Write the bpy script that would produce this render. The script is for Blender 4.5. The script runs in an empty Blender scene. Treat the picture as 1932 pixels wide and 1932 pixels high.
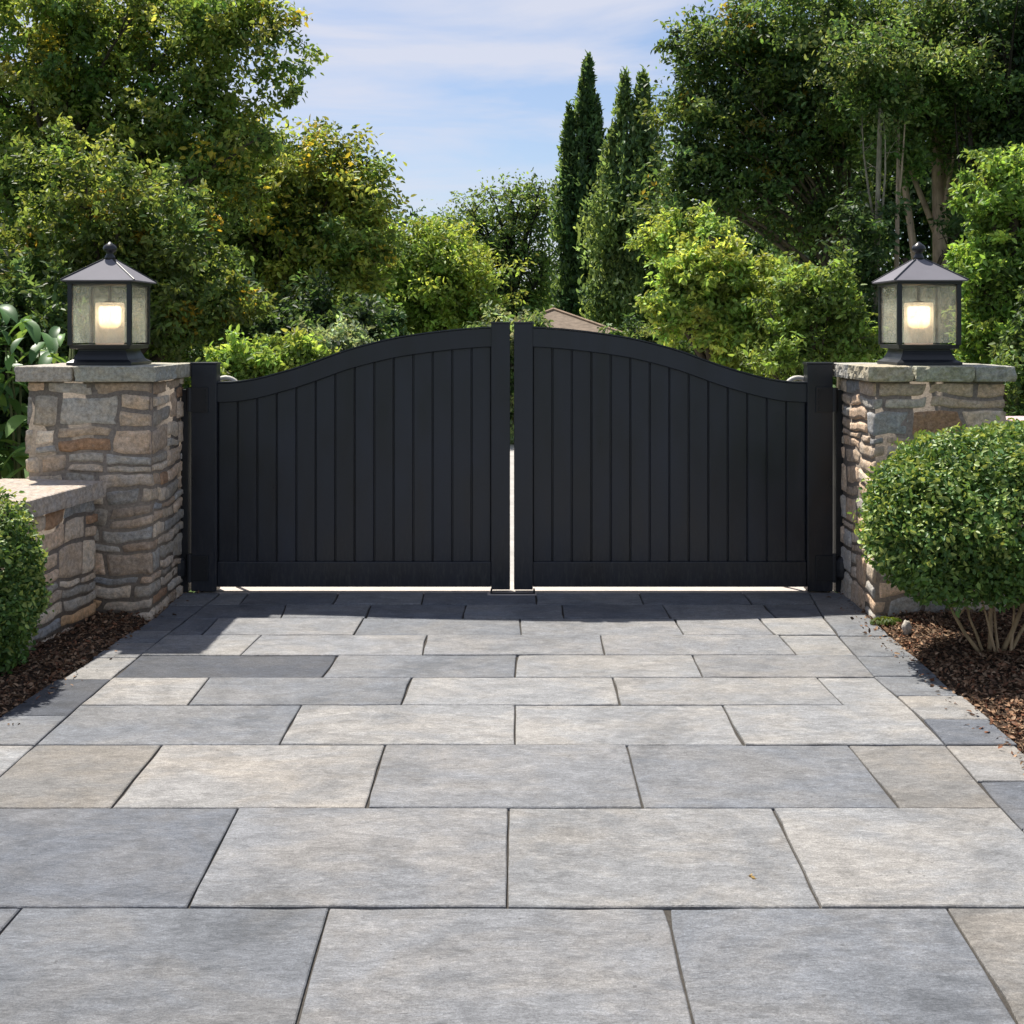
import bpy, bmesh, math, random
import numpy as np
from mathutils import Vector, noise as mnoise

R = math.radians
F, CX, HZ, CH = 2221.6, 966.0, 623.0, 1.78     # focal length, principal column, horizon row (1932 px frame), eye height
scene = bpy.context.scene
COL = bpy.context.scene.collection

def W(u, v, Y):
    return ((u - CX) * Y / F, Y, CH - (v - HZ) * Y / F)
def G(u, v):
    Y = CH * F / (v - HZ)
    return ((u - CX) * Y / F, Y)

# ------------------------------------------------------------------ helpers
def tag(o, label=None, cat=None, group=None, kind=None):
    if label: o['label'] = label
    if cat: o['category'] = cat
    if group: o['group'] = group
    if kind: o['kind'] = kind
    return o
def empty(name, loc, label, cat, group=None, rz=0):
    o = bpy.data.objects.new(name, None); COL.objects.link(o)
    o.location = loc; o.rotation_euler = (0, 0, rz); o.empty_display_size = .1
    return tag(o, label, cat, group)
def link(name, me, mat=None, parent=None, smooth=False):
    o = bpy.data.objects.new(name, me); COL.objects.link(o)
    if mat:
        for m in (mat if isinstance(mat, (list, tuple)) else [mat]): me.materials.append(m)
    if smooth: me.shade_smooth()
    if parent: o.parent = parent
    return o
def copy_tree(o, parent=None):
    c = o.copy(); COL.objects.link(c)
    if parent: c.parent = parent
    for ch in list(o.children): copy_tree(ch, c)
    return c

class MB:
    """collects shapes into one mesh; per-vertex colour + offset attributes"""
    def __init__(s): s.v = []; s.f = []; s.c = []; s.o = []; s.mi = []
    def add(s, vs, fs, c=(1, 1, 1), o=(0, 0, 0), mi=0):
        b = len(s.v); s.v += [tuple(p) for p in vs]
        s.f += [tuple(i + b for i in f) for f in fs]
        s.c += [(*c, 1)] * len(vs); s.o += [(*o, 1)] * len(vs); s.mi += [mi] * len(fs)
    def box(s, a, b, c=(1, 1, 1), bev=0.0, mi=0, o=(0, 0, 0)):
        (x0, y0, z0), (x1, y1, z1) = a, b
        if bev <= 0:
            vs = [(x, y, z) for z in (z0, z1) for y in (y0, y1) for x in (x0, x1)]
            s.add(vs, [(0, 2, 3, 1), (4, 5, 7, 6), (0, 1, 5, 4), (2, 6, 7, 3), (0, 4, 6, 2), (1, 3, 7, 5)], c, o, mi); return
        bm = bmesh.new(); bmesh.ops.create_cube(bm, size=1)
        for v in bm.verts:
            v.co = Vector(((x0 + x1) / 2 + v.co.x * (x1 - x0), (y0 + y1) / 2 + v.co.y * (y1 - y0), (z0 + z1) / 2 + v.co.z * (z1 - z0)))
        bmesh.ops.bevel(bm, geom=bm.edges[:], offset=bev, segments=2, affect='EDGES', profile=.6)
        bm.verts.index_update()
        s.add([v.co[:] for v in bm.verts], [[v.index for v in f.verts] for f in bm.faces], c, o, mi); bm.free()
    def tube(s, pts, rad, n=8, c=(1, 1, 1), cap=True):
        pts = [Vector(p) for p in pts]; vs = []; fs = []
        ref = Vector((.31, .93, .2)).normalized()
        for i, p in enumerate(pts):
            d = (pts[min(i + 1, len(pts) - 1)] - pts[max(i - 1, 0)]).normalized()
            if abs(d.dot(ref)) > .96: ref = Vector((1, 0, 0))
            a = d.cross(ref).normalized(); b = d.cross(a)
            r = rad[i] if isinstance(rad, (list, tuple)) else rad
            for k in range(n):
                t = 2 * math.pi * k / n; vs.append(p + a * (r * math.cos(t)) + b * (r * math.sin(t)))
        for i in range(len(pts) - 1):
            for k in range(n):
                k2 = (k + 1) % n; fs.append((i * n + k, i * n + k2, (i + 1) * n + k2, (i + 1) * n + k))
        if cap: fs.append(tuple(range(n))[::-1]); fs.append(tuple((len(pts) - 1) * n + k for k in range(n)))
        s.add(vs, fs, c)
    def lathe(s, prof, ctr, n=20, c=(1, 1, 1), sq=False):
        vs = []; fs = []
        for (r, z) in prof:
            for k in range(n):
                t = 2 * math.pi * (k + (.5 if sq else 0)) / n
                rr = r * (math.sqrt(2) if sq else 1)
                vs.append((ctr[0] + rr * math.cos(t), ctr[1] + rr * math.sin(t), ctr[2] + z))
        for i in range(len(prof) - 1):
            for k in range(n):
                k2 = (k + 1) % n; fs.append((i * n + k, i * n + k2, (i + 1) * n + k2, (i + 1) * n + k))
        fs.append(tuple(range(n))[::-1]); fs.append(tuple((len(prof) - 1) * n + k for k in range(n)))
        s.add(vs, fs, c)
    def build(s, name, mat, parent=None, smooth=False):
        me = bpy.data.meshes.new(name); me.from_pydata(s.v, [], s.f); me.update()
        a = me.attributes.new('col', 'FLOAT_COLOR', 'POINT'); a.data.foreach_set('color', np.array(s.c, 'f').ravel())
        a = me.attributes.new('off', 'FLOAT_COLOR', 'POINT'); a.data.foreach_set('color', np.array(s.o, 'f').ravel())
        if any(s.mi): me.polygons.foreach_set('material_index', s.mi)
        bm = bmesh.new(); bm.from_mesh(me); bmesh.ops.recalc_face_normals(bm, faces=bm.faces); bm.to_mesh(me); bm.free()
        return link(name, me, mat, parent, smooth)

# ------------------------------------------------------------------ materials
class NT:
    def __init__(s, name):
        s.m = bpy.data.materials.new(name); s.m.use_nodes = True; s.t = s.m.node_tree; s.t.nodes.clear()
        s.out = s.n('ShaderNodeOutputMaterial')
    def n(s, ty, **k):
        nd = s.t.nodes.new(ty)
        for a, v in k.items(): setattr(nd, a, v)
        return nd
    def set(s, sock, v):
        if isinstance(v, bpy.types.NodeSocket): s.t.links.new(v, sock)
        else:
            if isinstance(v, (tuple, list)) and len(v) == 3 and sock.type == 'RGBA': v = (*v, 1)
            sock.default_value = v
    def coord(s, kind='Object'): return s.n('ShaderNodeTexCoord').outputs[kind]
    def attr(s, name): return s.n('ShaderNodeAttribute', attribute_name=name).outputs['Color']
    def map(s, vec, scale=(1, 1, 1), rot=(0, 0, 0)):
        m = s.n('ShaderNodeMapping'); s.set(m.inputs['Vector'], vec); m.inputs['Scale'].default_value = scale; m.inputs['Rotation'].default_value = rot
        return m.outputs[0]
    def noise(s, vec, scale, detail=4, rough=.55, dist=0):
        m = s.n('ShaderNodeTexNoise'); s.set(m.inputs['Vector'], vec); m.inputs['Scale'].default_value = scale
        m.inputs['Detail'].default_value = detail; m.inputs['Roughness'].default_value = rough; m.inputs['Distortion'].default_value = dist
        return m.outputs['Fac']
    def rng(s, v, a, b, c, d):
        m = s.n('ShaderNodeMapRange'); s.set(m.inputs[0], v)
        for i, x in enumerate((a, b, c, d)): m.inputs[i + 1].default_value = x
        return m.outputs[0]
    def mix(s, f, a, b, mode='MIX'):
        m = s.n('ShaderNodeMix', data_type='RGBA', blend_type=mode); s.set(m.inputs[0], f); s.set(m.inputs[6], a); s.set(m.inputs[7], b)
        return m.outputs[2]
    def math(s, op, a, b=0.0):
        m = s.n('ShaderNodeMath', operation=op); s.set(m.inputs[0], a); s.set(m.inputs[1], b); return m.outputs[0]
    def vadd(s, a, b):
        m = s.n('ShaderNodeVectorMath', operation='ADD'); s.set(m.inputs[0], a); s.set(m.inputs[1], b); return m.outputs[0]
    def bump(s, h, strength=.3, dist=.01):
        m = s.n('ShaderNodeBump'); s.set(m.inputs['Height'], h); m.inputs['Strength'].default_value = strength; m.inputs['Distance'].default_value = dist
        return m.outputs[0]
    def pbsdf(s, **k):
        p = s.n('ShaderNodeBsdfPrincipled')
        for a, v in k.items(): s.set(p.inputs[a.replace('_', ' ')], v)
        return p.outputs[0]
    def done(s, sh): s.t.links.new(sh, s.out.inputs['Surface']); return s.m

def mat_slab():
    t = NT('bluestone'); co = t.vadd(t.coord(), t.attr('off')); c = t.attr('col')
    big = t.noise(t.map(co, (1, 1.5, 1)), 1.9, 6, .68, .4)
    mid = t.noise(t.map(co, (1, 1.8, 1)), 7.5, 8, .74, .7)
    st = t.noise(t.map(co, (1, 2.8, 1), (0, 0, R(7))), 21, 8, .8, 1.6)
    ridge = t.math('ABSOLUTE', t.math('SUBTRACT', t.noise(t.map(co, (1, 2.4, 1), (0, 0, R(-5))), 13, 6, .7, 1.2), .5))
    fine = t.noise(co, 150, 4, .8); grit = t.noise(co, 420, 2, .6)
    c = t.mix(t.rng(big, .42, .60, 0, 1), t.mix(1, c, (.90, .935, .98), 'MULTIPLY'), t.mix(1, c, (1.07, 1.05, 1.015), 'MULTIPLY'))
    c = t.mix(1, c, t.rng(mid, .36, .64, .78, 1.18), 'MULTIPLY')
    c = t.mix(1, c, t.rng(st, .36, .64, .74, 1.22), 'MULTIPLY')
    c = t.mix(t.rng(ridge, 0, .028, .55, 0), c, t.mix(1, c, (1.30, 1.30, 1.30), 'MULTIPLY'))
    c = t.mix(1, c, t.rng(fine, .3, .7, .70, 1.30), 'MULTIPLY')
    c = t.mix(1, c, t.rng(grit, .3, .7, .82, 1.18), 'MULTIPLY')
    wear = t.noise(t.coord(), 1.1, 8, .72, .9)
    c = t.mix(t.rng(wear, .50, .64, 0, .70), c, t.mix(1, c, (.62, .63, .64), 'MULTIPLY'))
    spot = t.noise(co, 34, 3, .5)
    c = t.mix(t.rng(spot, .70, .74, 0, .5), c, (.06, .06, .058))
    h = t.math('ADD', t.math('MULTIPLY', st, 1.2), t.math('ADD', t.math('MULTIPLY', fine, .4), t.math('ADD', mid, t.math('MULTIPLY', ridge, -1.2))))
    return t.done(t.pbsdf(Base_Color=c, Roughness=t.rng(mid, .3, .7, .62, .9), Specular_IOR_Level=.25, Normal=t.bump(h, .85, .007)))
def mat_rock(name='rubble_stone', sc=1.0, bump=.6):
    t = NT(name); co = t.vadd(t.coord(), t.attr('off')); c = t.attr('col')
    a = t.noise(t.map(co, (1, 1, 1.5)), 9 * sc, 6, .65, .4); b = t.noise(co, 38 * sc, 6, .7); f = t.noise(co, 170 * sc, 3, .6)
    c = t.mix(t.rng(a, .40, .66, 0, .7), c, t.mix(1, c, (1.12, .98, .80), 'MULTIPLY'))
    c = t.mix(1, c, t.rng(b, .32, .68, .60, 1.36), 'MULTIPLY')
    c = t.mix(1, c, t.rng(f, .25, .75, .78, 1.2), 'MULTIPLY')
    li = t.noise(co, 14 * sc, 5, .75)
    c = t.mix(t.rng(li, .60, .72, 0, .30), c, (.44, .41, .36))
    h = t.math('ADD', t.math('MULTIPLY', b, 1.4), t.math('MULTIPLY', f, .45))
    return t.done(t.pbsdf(Base_Color=c, Roughness=.9, Specular_IOR_Level=.2, Normal=t.bump(h, bump, .012)))
def mat_paint(name, base, rough=.42, var=.25, dirt=0.0):
    t = NT(name); co = t.coord(); a = t.noise(t.map(co, (1, 1, .35)), 5, 5, .6); f = t.noise(co, 420, 2)
    oi = t.n('ShaderNodeObjectInfo').outputs['Random']
    c = t.mix(1, base, t.rng(a, .3, .7, 1 - var, 1 + var), 'MULTIPLY')
    c = t.mix(1, c, t.rng(oi, 0, 1, .78, 1.25), 'MULTIPLY'); wv = t.noise(t.map(co, (1, 1, .6)), 2.5, 2)
    sep = t.n('ShaderNodeSeparateXYZ'); t.set(sep.inputs[0], t.coord()); dn = t.noise(t.map(co, (1, 1, .2)), 60, 5, .7)
    low = t.math('MULTIPLY', t.rng(sep.outputs[2], .0, .55, 1, 0), t.rng(dn, .46, .72, 0, .45)); low = t.math('MULTIPLY', low, dirt)
    c = t.mix(low, c, (.11, .10, .085))
    return t.done(t.pbsdf(Base_Color=c, Roughness=t.math('ADD', t.rng(a, .3, .7, rough - .06, rough + .12), t.math('MULTIPLY', low, .5)), Specular_IOR_Level=.5, Normal=t.bump(t.math('ADD', t.math('MULTIPLY', f, .03), wv), .12, .012)))
def mat_leaf(name='leaf', trans=.50, rough=.5, spec=.35):
    t = NT(name); c = t.attr('col')
    p = t.pbsdf(Base_Color=c, Roughness=rough, Specular_IOR_Level=spec)
    tr = t.n('ShaderNodeBsdfTranslucent'); t.set(tr.inputs['Color'], t.mix(1, c, (1.55, 1.30, .78), 'MULTIPLY'))
    m = t.n('ShaderNodeMixShader'); m.inputs[0].default_value = trans
    t.t.links.new(p, m.inputs[1]); t.t.links.new(tr.outputs[0], m.inputs[2])
    return t.done(m.outputs[0])
def mat_simple(name, c, rough=.8, var=.3, sc=12, bump=.3, spec=.2, useattr=False, stretch=(1, 1, 1)):
    t = NT(name); co = t.map(t.coord(), stretch); a = t.noise(co, sc, 6, .65)
    if useattr: c = t.attr('col')
    c = t.mix(1, c, t.rng(a, .28, .72, 1 - var, 1 + var), 'MULTIPLY')
    return t.done(t.pbsdf(Base_Color=c, Roughness=rough, Specular_IOR_Level=spec, Normal=t.bump(a, bump, .01)))
def mat_glass():
    t = NT('seeded_glass'); a = t.noise(t.map(t.coord(), (1, 1, .55)), 26, 6, .7, .8)
    tr = t.n('ShaderNodeBsdfTransparent'); t.set(tr.inputs[0], (.93, .95, .92))
    fr = t.pbsdf(Base_Color=(.74, .75, .72), Roughness=.2, Specular_IOR_Level=.6)
    tl = t.n('ShaderNodeBsdfTranslucent'); t.set(tl.inputs[0], (.75, .78, .70))
    m1 = t.n('ShaderNodeMixShader'); m1.inputs[0].default_value = .55; t.t.links.new(fr, m1.inputs[1]); t.t.links.new(tl.outputs[0], m1.inputs[2])
    m = t.n('ShaderNodeMixShader'); t.set(m.inputs[0], t.rng(a, .35, .7, .10, .34)); t.t.links.new(tr.outputs[0], m.inputs[1]); t.t.links.new(m1.outputs[0], m.inputs[2])
    return t.done(m.outputs[0])
def mat_frost():
    t = NT('frosted_glass'); tr = t.n('ShaderNodeBsdfTransparent'); d = t.pbsdf(Base_Color=(.80, .80, .84), Roughness=.5)
    tl = t.n('ShaderNodeBsdfTranslucent'); t.set(tl.inputs[0], (.85, .85, .88))
    m1 = t.n('ShaderNodeMixShader'); m1.inputs[0].default_value = .5; t.t.links.new(d, m1.inputs[1]); t.t.links.new(tl.outputs[0], m1.inputs[2])
    m = t.n('ShaderNodeMixShader'); m.inputs[0].default_value = .55; t.t.links.new(tr.outputs[0], m.inputs[1]); t.t.links.new(m1.outputs[0], m.inputs[2])
    return t.done(m.outputs[0])
def mat_glow():
    t = NT('warm_lamp'); e = t.n('ShaderNodeEmission'); sep = t.n('ShaderNodeSeparateXYZ'); t.set(sep.inputs[0], t.coord())
    z = sep.outputs[2]; k = t.math('MULTIPLY', t.rng(z, .215, .27, 0, 1), t.rng(z, .38, .40, 1, .55))
    t.set(e.inputs[0], t.mix(k, (1, .50, .20), (1, .70, .40))); t.set(e.inputs[1], t.rng(k, 0, 1, 1.2, 3.4))
    m = t.n('ShaderNodeAddShader'); t.t.links.new(e.outputs[0], m.inputs[0]); t.t.links.new(t.pbsdf(Base_Color=(.5, .47, .42), Roughness=.3), m.inputs[1])
    return t.done(m.outputs[0])

M_SLAB = mat_slab(); M_ROCK = mat_rock(); M_MORTAR = mat_simple('mortar', (.25, .21, .17), .95, .35, 60)
M_JOINT = mat_simple('joint_sand', (.055, .050, .044), .95, .4, 120)
M_GATE = mat_paint('gate_black', (.0105, .0132, .0200), .33, .3, .7)
M_STEEL = mat_paint('post_black', (.008, .009, .011), .5)
M_LAMPM = mat_paint('lantern_metal', (.012, .014, .018), .38)
M_LROOF = mat_simple('lantern_roof', (.17, .165, .185), .75, .08, 6, .05, .15)
M_LEAF = mat_leaf(); M_GLOSSLEAF = mat_leaf('glossy_leaf', .30, .44, .32)
M_BARK = mat_simple('bark', (.1, .08, .06), .95, .45, 20, .8, useattr=True, stretch=(1, 1, .25))
M_GLASS = mat_glass(); M_FROST = mat_frost(); M_GLOW = mat_glow()
M_CONC = mat_simple('pale_concrete', (.46, .41, .37), .85, .12, 6)
M_SOIL = mat_simple('soil', (.045, .030, .020), .97, .5, 22, .8)
M_LAWN = mat_simple('grass_ground', (.05, .085, .022), .95, .4, 3, .4)
M_CHIP = mat_simple('bark_mulch', (1, 1, 1), .92, .3, 40, .4, useattr=True)
M_ROOF = mat_simple('brown_shingle', (.19, .15, .115), .92, .35, 9, .6, stretch=(1, 1, 4))
M_WALL = mat_simple('render_wall', (.45, .41, .36), .9, .1, 4)
M_ARM = mat_simple('pale_metal', (.55, .52, .45), .5, .1, 8, spec=.4)

# ------------------------------------------------------------------ fast leaf meshes
def rnd_unit(rg, n):
    v = rg.normal(size=(n, 3)); return v / np.linalg.norm(v, axis=1, keepdims=True)
def norm(v): return v / np.maximum(np.linalg.norm(v, axis=1, keepdims=True), 1e-6)
def leaf_mesh(name, P, N, T, L, Wd, C, mat, parent=None, fold=.25, droop=.15):
    n = len(P); N = norm(N); T = norm(T - (T * N).sum(1, keepdims=True) * N); B = np.cross(N, T)
    L = L.reshape(-1, 1); Wd = Wd.reshape(-1, 1)
    v = np.empty((n, 6, 3), 'f')
    v[:, 0] = P
    v[:, 1] = P + T * L * .28 + B * Wd * .86 + N * Wd * fold
    v[:, 2] = P + T * L * .66 + B * Wd * .74 + N * (Wd * fold - L * droop * .4)
    v[:, 3] = P + T * L - N * L * droop
    v[:, 4] = P + T * L * .66 - B * Wd * .74 + N * (Wd * fold - L * droop * .4)
    v[:, 5] = P + T * L * .28 - B * Wd * .86 + N * Wd * fold
    idx = np.array([[0, 1, 2, 3], [0, 3, 4, 5]], 'i')
    loops = (np.arange(n, dtype='i')[:, None, None] * 6 + idx[None]).ravel()
    me = bpy.data.meshes.new(name)
    me.vertices.add(n * 6); me.vertices.foreach_set('co', v.ravel())
    me.loops.add(len(loops)); me.loops.foreach_set('vertex_index', loops)
    me.polygons.add(n * 2); me.polygons.foreach_set('loop_start', np.arange(0, n * 8, 4, dtype='i')); me.polygons.foreach_set('loop_total', np.full(n * 2, 4, 'i'))
    me.update(calc_edges=True)
    a = me.attributes.new('col', 'FLOAT_COLOR', 'POINT')
    c4 = np.ones((n, 6, 4), 'f'); c4[:, :, :3] = C[:, None, :]; a.data.foreach_set('color', c4.ravel())
    return link(name, me, mat, parent)

def lump(D, seed):
    s = seed * 1.7
    return (np.sin(D[:, 0] * 3.1 + s) * np.sin(D[:, 1] * 2.7 + s * 2) + np.sin(D[:, 2] * 4.3 + s * 3 + D[:, 0] * 2) * .8 + np.sin((D[:, 0] + D[:, 2]) * 9 + s) * .4) / 2.2

def crown_points(rg, blobs, nc, seed, shell=.5):
    """blobs: array (k,6) centre+radii -> clump centres and outward axes"""
    B = np.array(blobs, float); w = (B[:, 3] * B[:, 4] * B[:, 5]) ** .6; w /= w.sum()
    bi = rg.choice(len(B), nc, p=w); D = rnd_unit(rg, nc)
    D[:, 2] = np.where(rg.random(nc) < .25, np.abs(D[:, 2]), D[:, 2])
    r = (shell + (1 - shell) * rg.random(nc) ** .6) * (1 + .42 * lump(D, seed))
    st = rg.random(nc) < .11; r[st] = rg.uniform(1.05, 1.42, st.sum())
    c = B[bi, :3] + D * B[bi, 3:] * r[:, None]
    return c, D
def tones(rg, pal, n):
    pal = np.array(pal); k = rg.integers(0, len(pal), n); k2 = rg.integers(0, len(pal), n); f = rg.random((n, 1)) * .7
    return pal[k] * (1 - f) + pal[k2] * f

OLIVE = [(.075, .125, .020), (.11, .16, .024), (.05, .10, .018), (.14, .165, .026), (.07, .13, .03)]
DARK = [(.030, .062, .020), (.045, .085, .025), (.022, .048, .018), (.05, .09, .02)]
LIME = [(.145, .215, .033), (.195, .245, .038), (.10, .17, .025), (.115, .195, .035)]
MIDG = [(.055, .105, .022), (.08, .13, .03), (.04, .08, .02), (.09, .12, .035)]
CYP = [(.030, .060, .026), (.045, .080, .032), (.025, .048, .022), (.055, .085, .03)]
PALE = [(.13, .18, .10), (.16, .20, .12), (.09, .14, .06)]
BARKD = (.075, .06, .045); BARKL = (.42, .32, .24); BARKG = (.27, .24, .18)

def tree(name, label, Y, base_u, blobs, pal, seed, leafpx=11, nc=300, per=110, clump=.30, bark=BARKD, trunk_r=.12, limbs=14, cat='tree',
         group=None, dY=None, up=.35, lean=None, trunk_top=None, elong=1.2, shell=.5, extra=None, base_z=None, mat=None, wr=.26, accent=None):
    rg = np.random.default_rng(seed); rd = random.Random(seed)
    s = Y / F; per = int(per * .95)
    bz = ground_z(Y) if base_z is None else base_z
    wb = []
    for b in blobs:
        u, v, ru, rv = b[:4]; k = b[4] if len(b) > 4 else 0
        x, y, z = W(u, v, Y); wb.append((x, Y + k, z, ru * s, (dY or (ru * s * .5 + rv * s * .5)), rv * s))
    bx = (base_u - CX) * s
    root = empty(name, (bx, Y, bz), label, cat, group)
    O = np.array([bx, Y, bz])
    cc, D = crown_points(rg, wb, nc, seed, shell)
    rc = clump * .86 * (.45 + 1.0 * rg.random(nc)) * Y / 16
    axis = norm(D * .9 + np.array([0, 0, .25]) + rg.normal(size=(nc, 3)) * .45)
    n = nc * per; ci = rg.integers(0, nc, n)
    al = rg.uniform(-1, 1, n)
    gs = rg.normal(size=(n, 3)) * np.array([1, 1, .55]) * .42 * (1.15 - .55 * np.abs(al))[:, None]
    P = cc[ci] + axis[ci] * (al * rc[ci] * elong)[:, None] + gs * rc[ci][:, None]
    ok = P[:, 2] > bz + .1; P = P[ok]; ci = ci[ok]; n = len(P)
    N = norm(rnd_unit(rg, n) * 1.0 + D[ci] * .55 + np.array([0, 0, up]))
    T = norm(axis[ci] * .6 + rnd_unit(rg, n) * .9 + np.array([0, 0, -.35]))
    L = leafpx * 1.12 * s * rg.uniform(.55, 1.4, n)
    ct = tones(rg, pal, nc) * rg.uniform(.65, 1.5, (nc, 1)) * 1.8; ct = (ct * .83 + ct.mean(1, keepdims=True) * .17) * np.array([.98, 1.02, 1.0]); C = ct[ci] * rg.uniform(.55, 1.5, (n, 1)) * (1 + rg.normal(size=(n, 3)) * .06)
    if accent:
        m = rg.random(nc) < accent[1]; mm = m[ci] & (rg.random(n) < .7); C[mm] = np.array(accent[0]) * rg.uniform(.7, 1.2, (mm.sum(), 1))
    leaf_mesh('crown', P - O, N, T, L, L * wr, np.clip(C, .004, .8), mat or M_LEAF, root)
    mb = MB()
    top = trunk_top if trunk_top else max(b[2] for b in wb) - .2 * max(b[5] for b in wb)
    tx = (lean if lean is not None else bx)
    pts = []; k = 9
    for i in range(k):
        f = i / (k - 1); pts.append((((tx - bx) * f) + .05 * trunk_r * 8 * math.sin(f * 5 + seed) * f, .3 * math.sin(f * 3 + seed) * f * .4, (top - bz) * f))
    rads = [trunk_r * (1.25 - 1.0 * i / (k - 1)) + .006 for i in range(k)]; rads[0] *= 1.3
    mb.tube(pts, rads, 9, bark)
    pick = rg.choice(nc, min(limbs, nc), replace=False)
    for j in pick:
        e = Vector(cc[j] - O); f = min(.92, max(.22, (e.z * .62) / max(.1, (top - bz)))); i = f * (k - 1); i0 = int(i); a = Vector(pts[i0]).lerp(Vector(pts[min(i0 + 1, k - 1)]), i - i0)
        mid = a.lerp(e, .5) + Vector((rd.uniform(-.1, .1), rd.uniform(-.1, .1), .12)) * (e - a).length
        r0 = trunk_r * (1 - .8 * f) * .55 + .006
        ps = [a.lerp(mid, q).lerp(mid.lerp(e, q), q) for q in (0, .25, .5, .75, 1)]
        mb.tube(ps, [r0, r0 * .8, r0 * .6, r0 * .4, r0 * .18], 6, bark)
        for _ in range(3):
            q = rd.uniform(.45, .95); a2 = a.lerp(mid, q).lerp(mid.lerp(e, q), q); e2 = a2 + Vector((rd.uniform(-1, 1), rd.uniform(-1, 1), rd.uniform(-.2, .9))) * .35 * Y / 16
            mb.tube([a2, a2.lerp(e2, .5) + Vector((0, 0, .03)), e2], [r0 * .3, r0 * .2, r0 * .08], 4, bark)
    if extra:
        for (u0, v0, u1, v1, r0, r1) in extra:
            a = Vector(W(u0, v0, Y)) - Vector(O); b = Vector(W(u1, v1, Y)) - Vector(O); m = a.lerp(b, .5) + Vector((rd.uniform(-.08, .08), 0, 0))
            mb.tube([a, a.lerp(m, .5), m, m.lerp(b, .5), b], [r0, r0 * .75 + r1 * .25, (r0 + r1) / 2, r0 * .25 + r1 * .75, r1], 8, bark)
    mb.build('trunk', M_BARK, root, True)
    return root

def ground_z(Y):
    t = min(1, max(0, (Y - 19.5) / 8)); return -.05 - 1.15 * t * t * (3 - 2 * t)

# ------------------------------------------------------------------ ground
def lerp(a, b, t): return a + (b - a) * t
def sheet():
    xs = [-300, -120, -60, -30, -15, -8, -5, 0, 5, 8, 15, 30, 60, 120, 300]
    ys = [-120, -40, -12, -4, 0, 4, 8, 12, 16, 19.5, 20.5, 21.5, 22.5, 23.5, 24.5, 25.5, 26.5, 27.5, 30, 40, 70, 150, 400]
    mb = MB(); vs = [(x, y, ground_z(y)) for y in ys for x in xs]; n = len(xs)
    mb.add(vs, [(j * n + i, j * n + i + 1, (j + 1) * n + i + 1, (j + 1) * n + i) for j in range(len(ys) - 1) for i in range(n - 1)])
    tag(mb.build('ground', M_LAWN), 'mown green lawn ground reaching out behind the gate', kind='structure')
sheet()

ROWS = [1119, 1140, 1166, 1198, 1236, 1278, 1330, 1405, 1524, 1711, 2040, 2560, 3800]
JO = {  # joints of each paving course: (column at its far edge, column at its near edge)
 0: [(470, 452), (640, 628), (800, 795), (1010, 1012), (1205, 1215), (1400, 1420)],
 1: [(540, 530), (700, 690), (880, 872), (1060, 1064), (1250, 1266), (1440, 1466)],
 2: [(412, 380), (686, 667), (981, 984), (1271, 1291), (1431, 1462)],
 3: [(493, 453), (806, 797), (1133, 1141), (1470, 1505)],
 4: [(638, 608), (975, 972), (1306, 1326)],
 5: [(395, 354), (777, 757), (1156, 1171), (1541, 1592)],
 6: [(569, 526), (972, 972), (1363, 1403)],
 7: [(305, 210), (727, 690), (1182, 1214), (1601, 1697)],
 8: [(-60, -190), (450, 353), (960, 956), (1458, 1549)],
 9: [(42, -250), (621, 528), (1258, 1333), (1787, 1988)],
 10: [(-380, -900), (300, 130), (980, 1000), (1650, 1850)],
 11: [(-1100, -1900), (-150, -500), (680, 600), (1500, 1800), (2400, 3000)]}
# inner and outer lines of the edging, as ground points
IL = [G(430 / 1.0352, 1119), G(350, 1170), G(265, 1235), G(150, 1330), G(20, 1447), (-2.06, 3.4), (-2.10, 2.0), (-2.12, .9)]
IR = [G(1527, 1119), G(1560, 1175), G(1650, 1277), G(1740, 1355), G(1890, 1525), (1.80, 3.4), (1.78, 2.0), (1.78, .9)]
OL = [G(345, 1119), G(283, 1170), G(20, 1340), (-2.36, 3.4), (-2.38, .9)]
OR = [G(1594, 1119), G(1650, 1173), G(1932, 1415), (2.15, 3.4), (2.14, .9)]
def edge(L, Y):
    L = sorted(L, key=lambda p: p[1]); return float(np.interp(Y, [p[1] for p in L], [p[0] for p in L]))
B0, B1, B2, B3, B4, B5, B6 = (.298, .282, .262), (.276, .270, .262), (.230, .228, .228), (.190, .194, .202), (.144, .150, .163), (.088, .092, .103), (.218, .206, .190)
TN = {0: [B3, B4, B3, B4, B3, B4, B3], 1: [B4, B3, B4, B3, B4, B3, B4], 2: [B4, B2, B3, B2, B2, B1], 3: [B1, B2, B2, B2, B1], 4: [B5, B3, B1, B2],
      5: [B0, B3, B1, B1, B1], 6: [B3, B1, B1, B1], 7: [B6, B0, B2, B3, B6], 8: [B4, B4, B2, B1, B1], 9: [B4, B3, B2, B3, B6], 10: [B2, B3, B1, B4, B2], 11: [B2] * 7}
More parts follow.
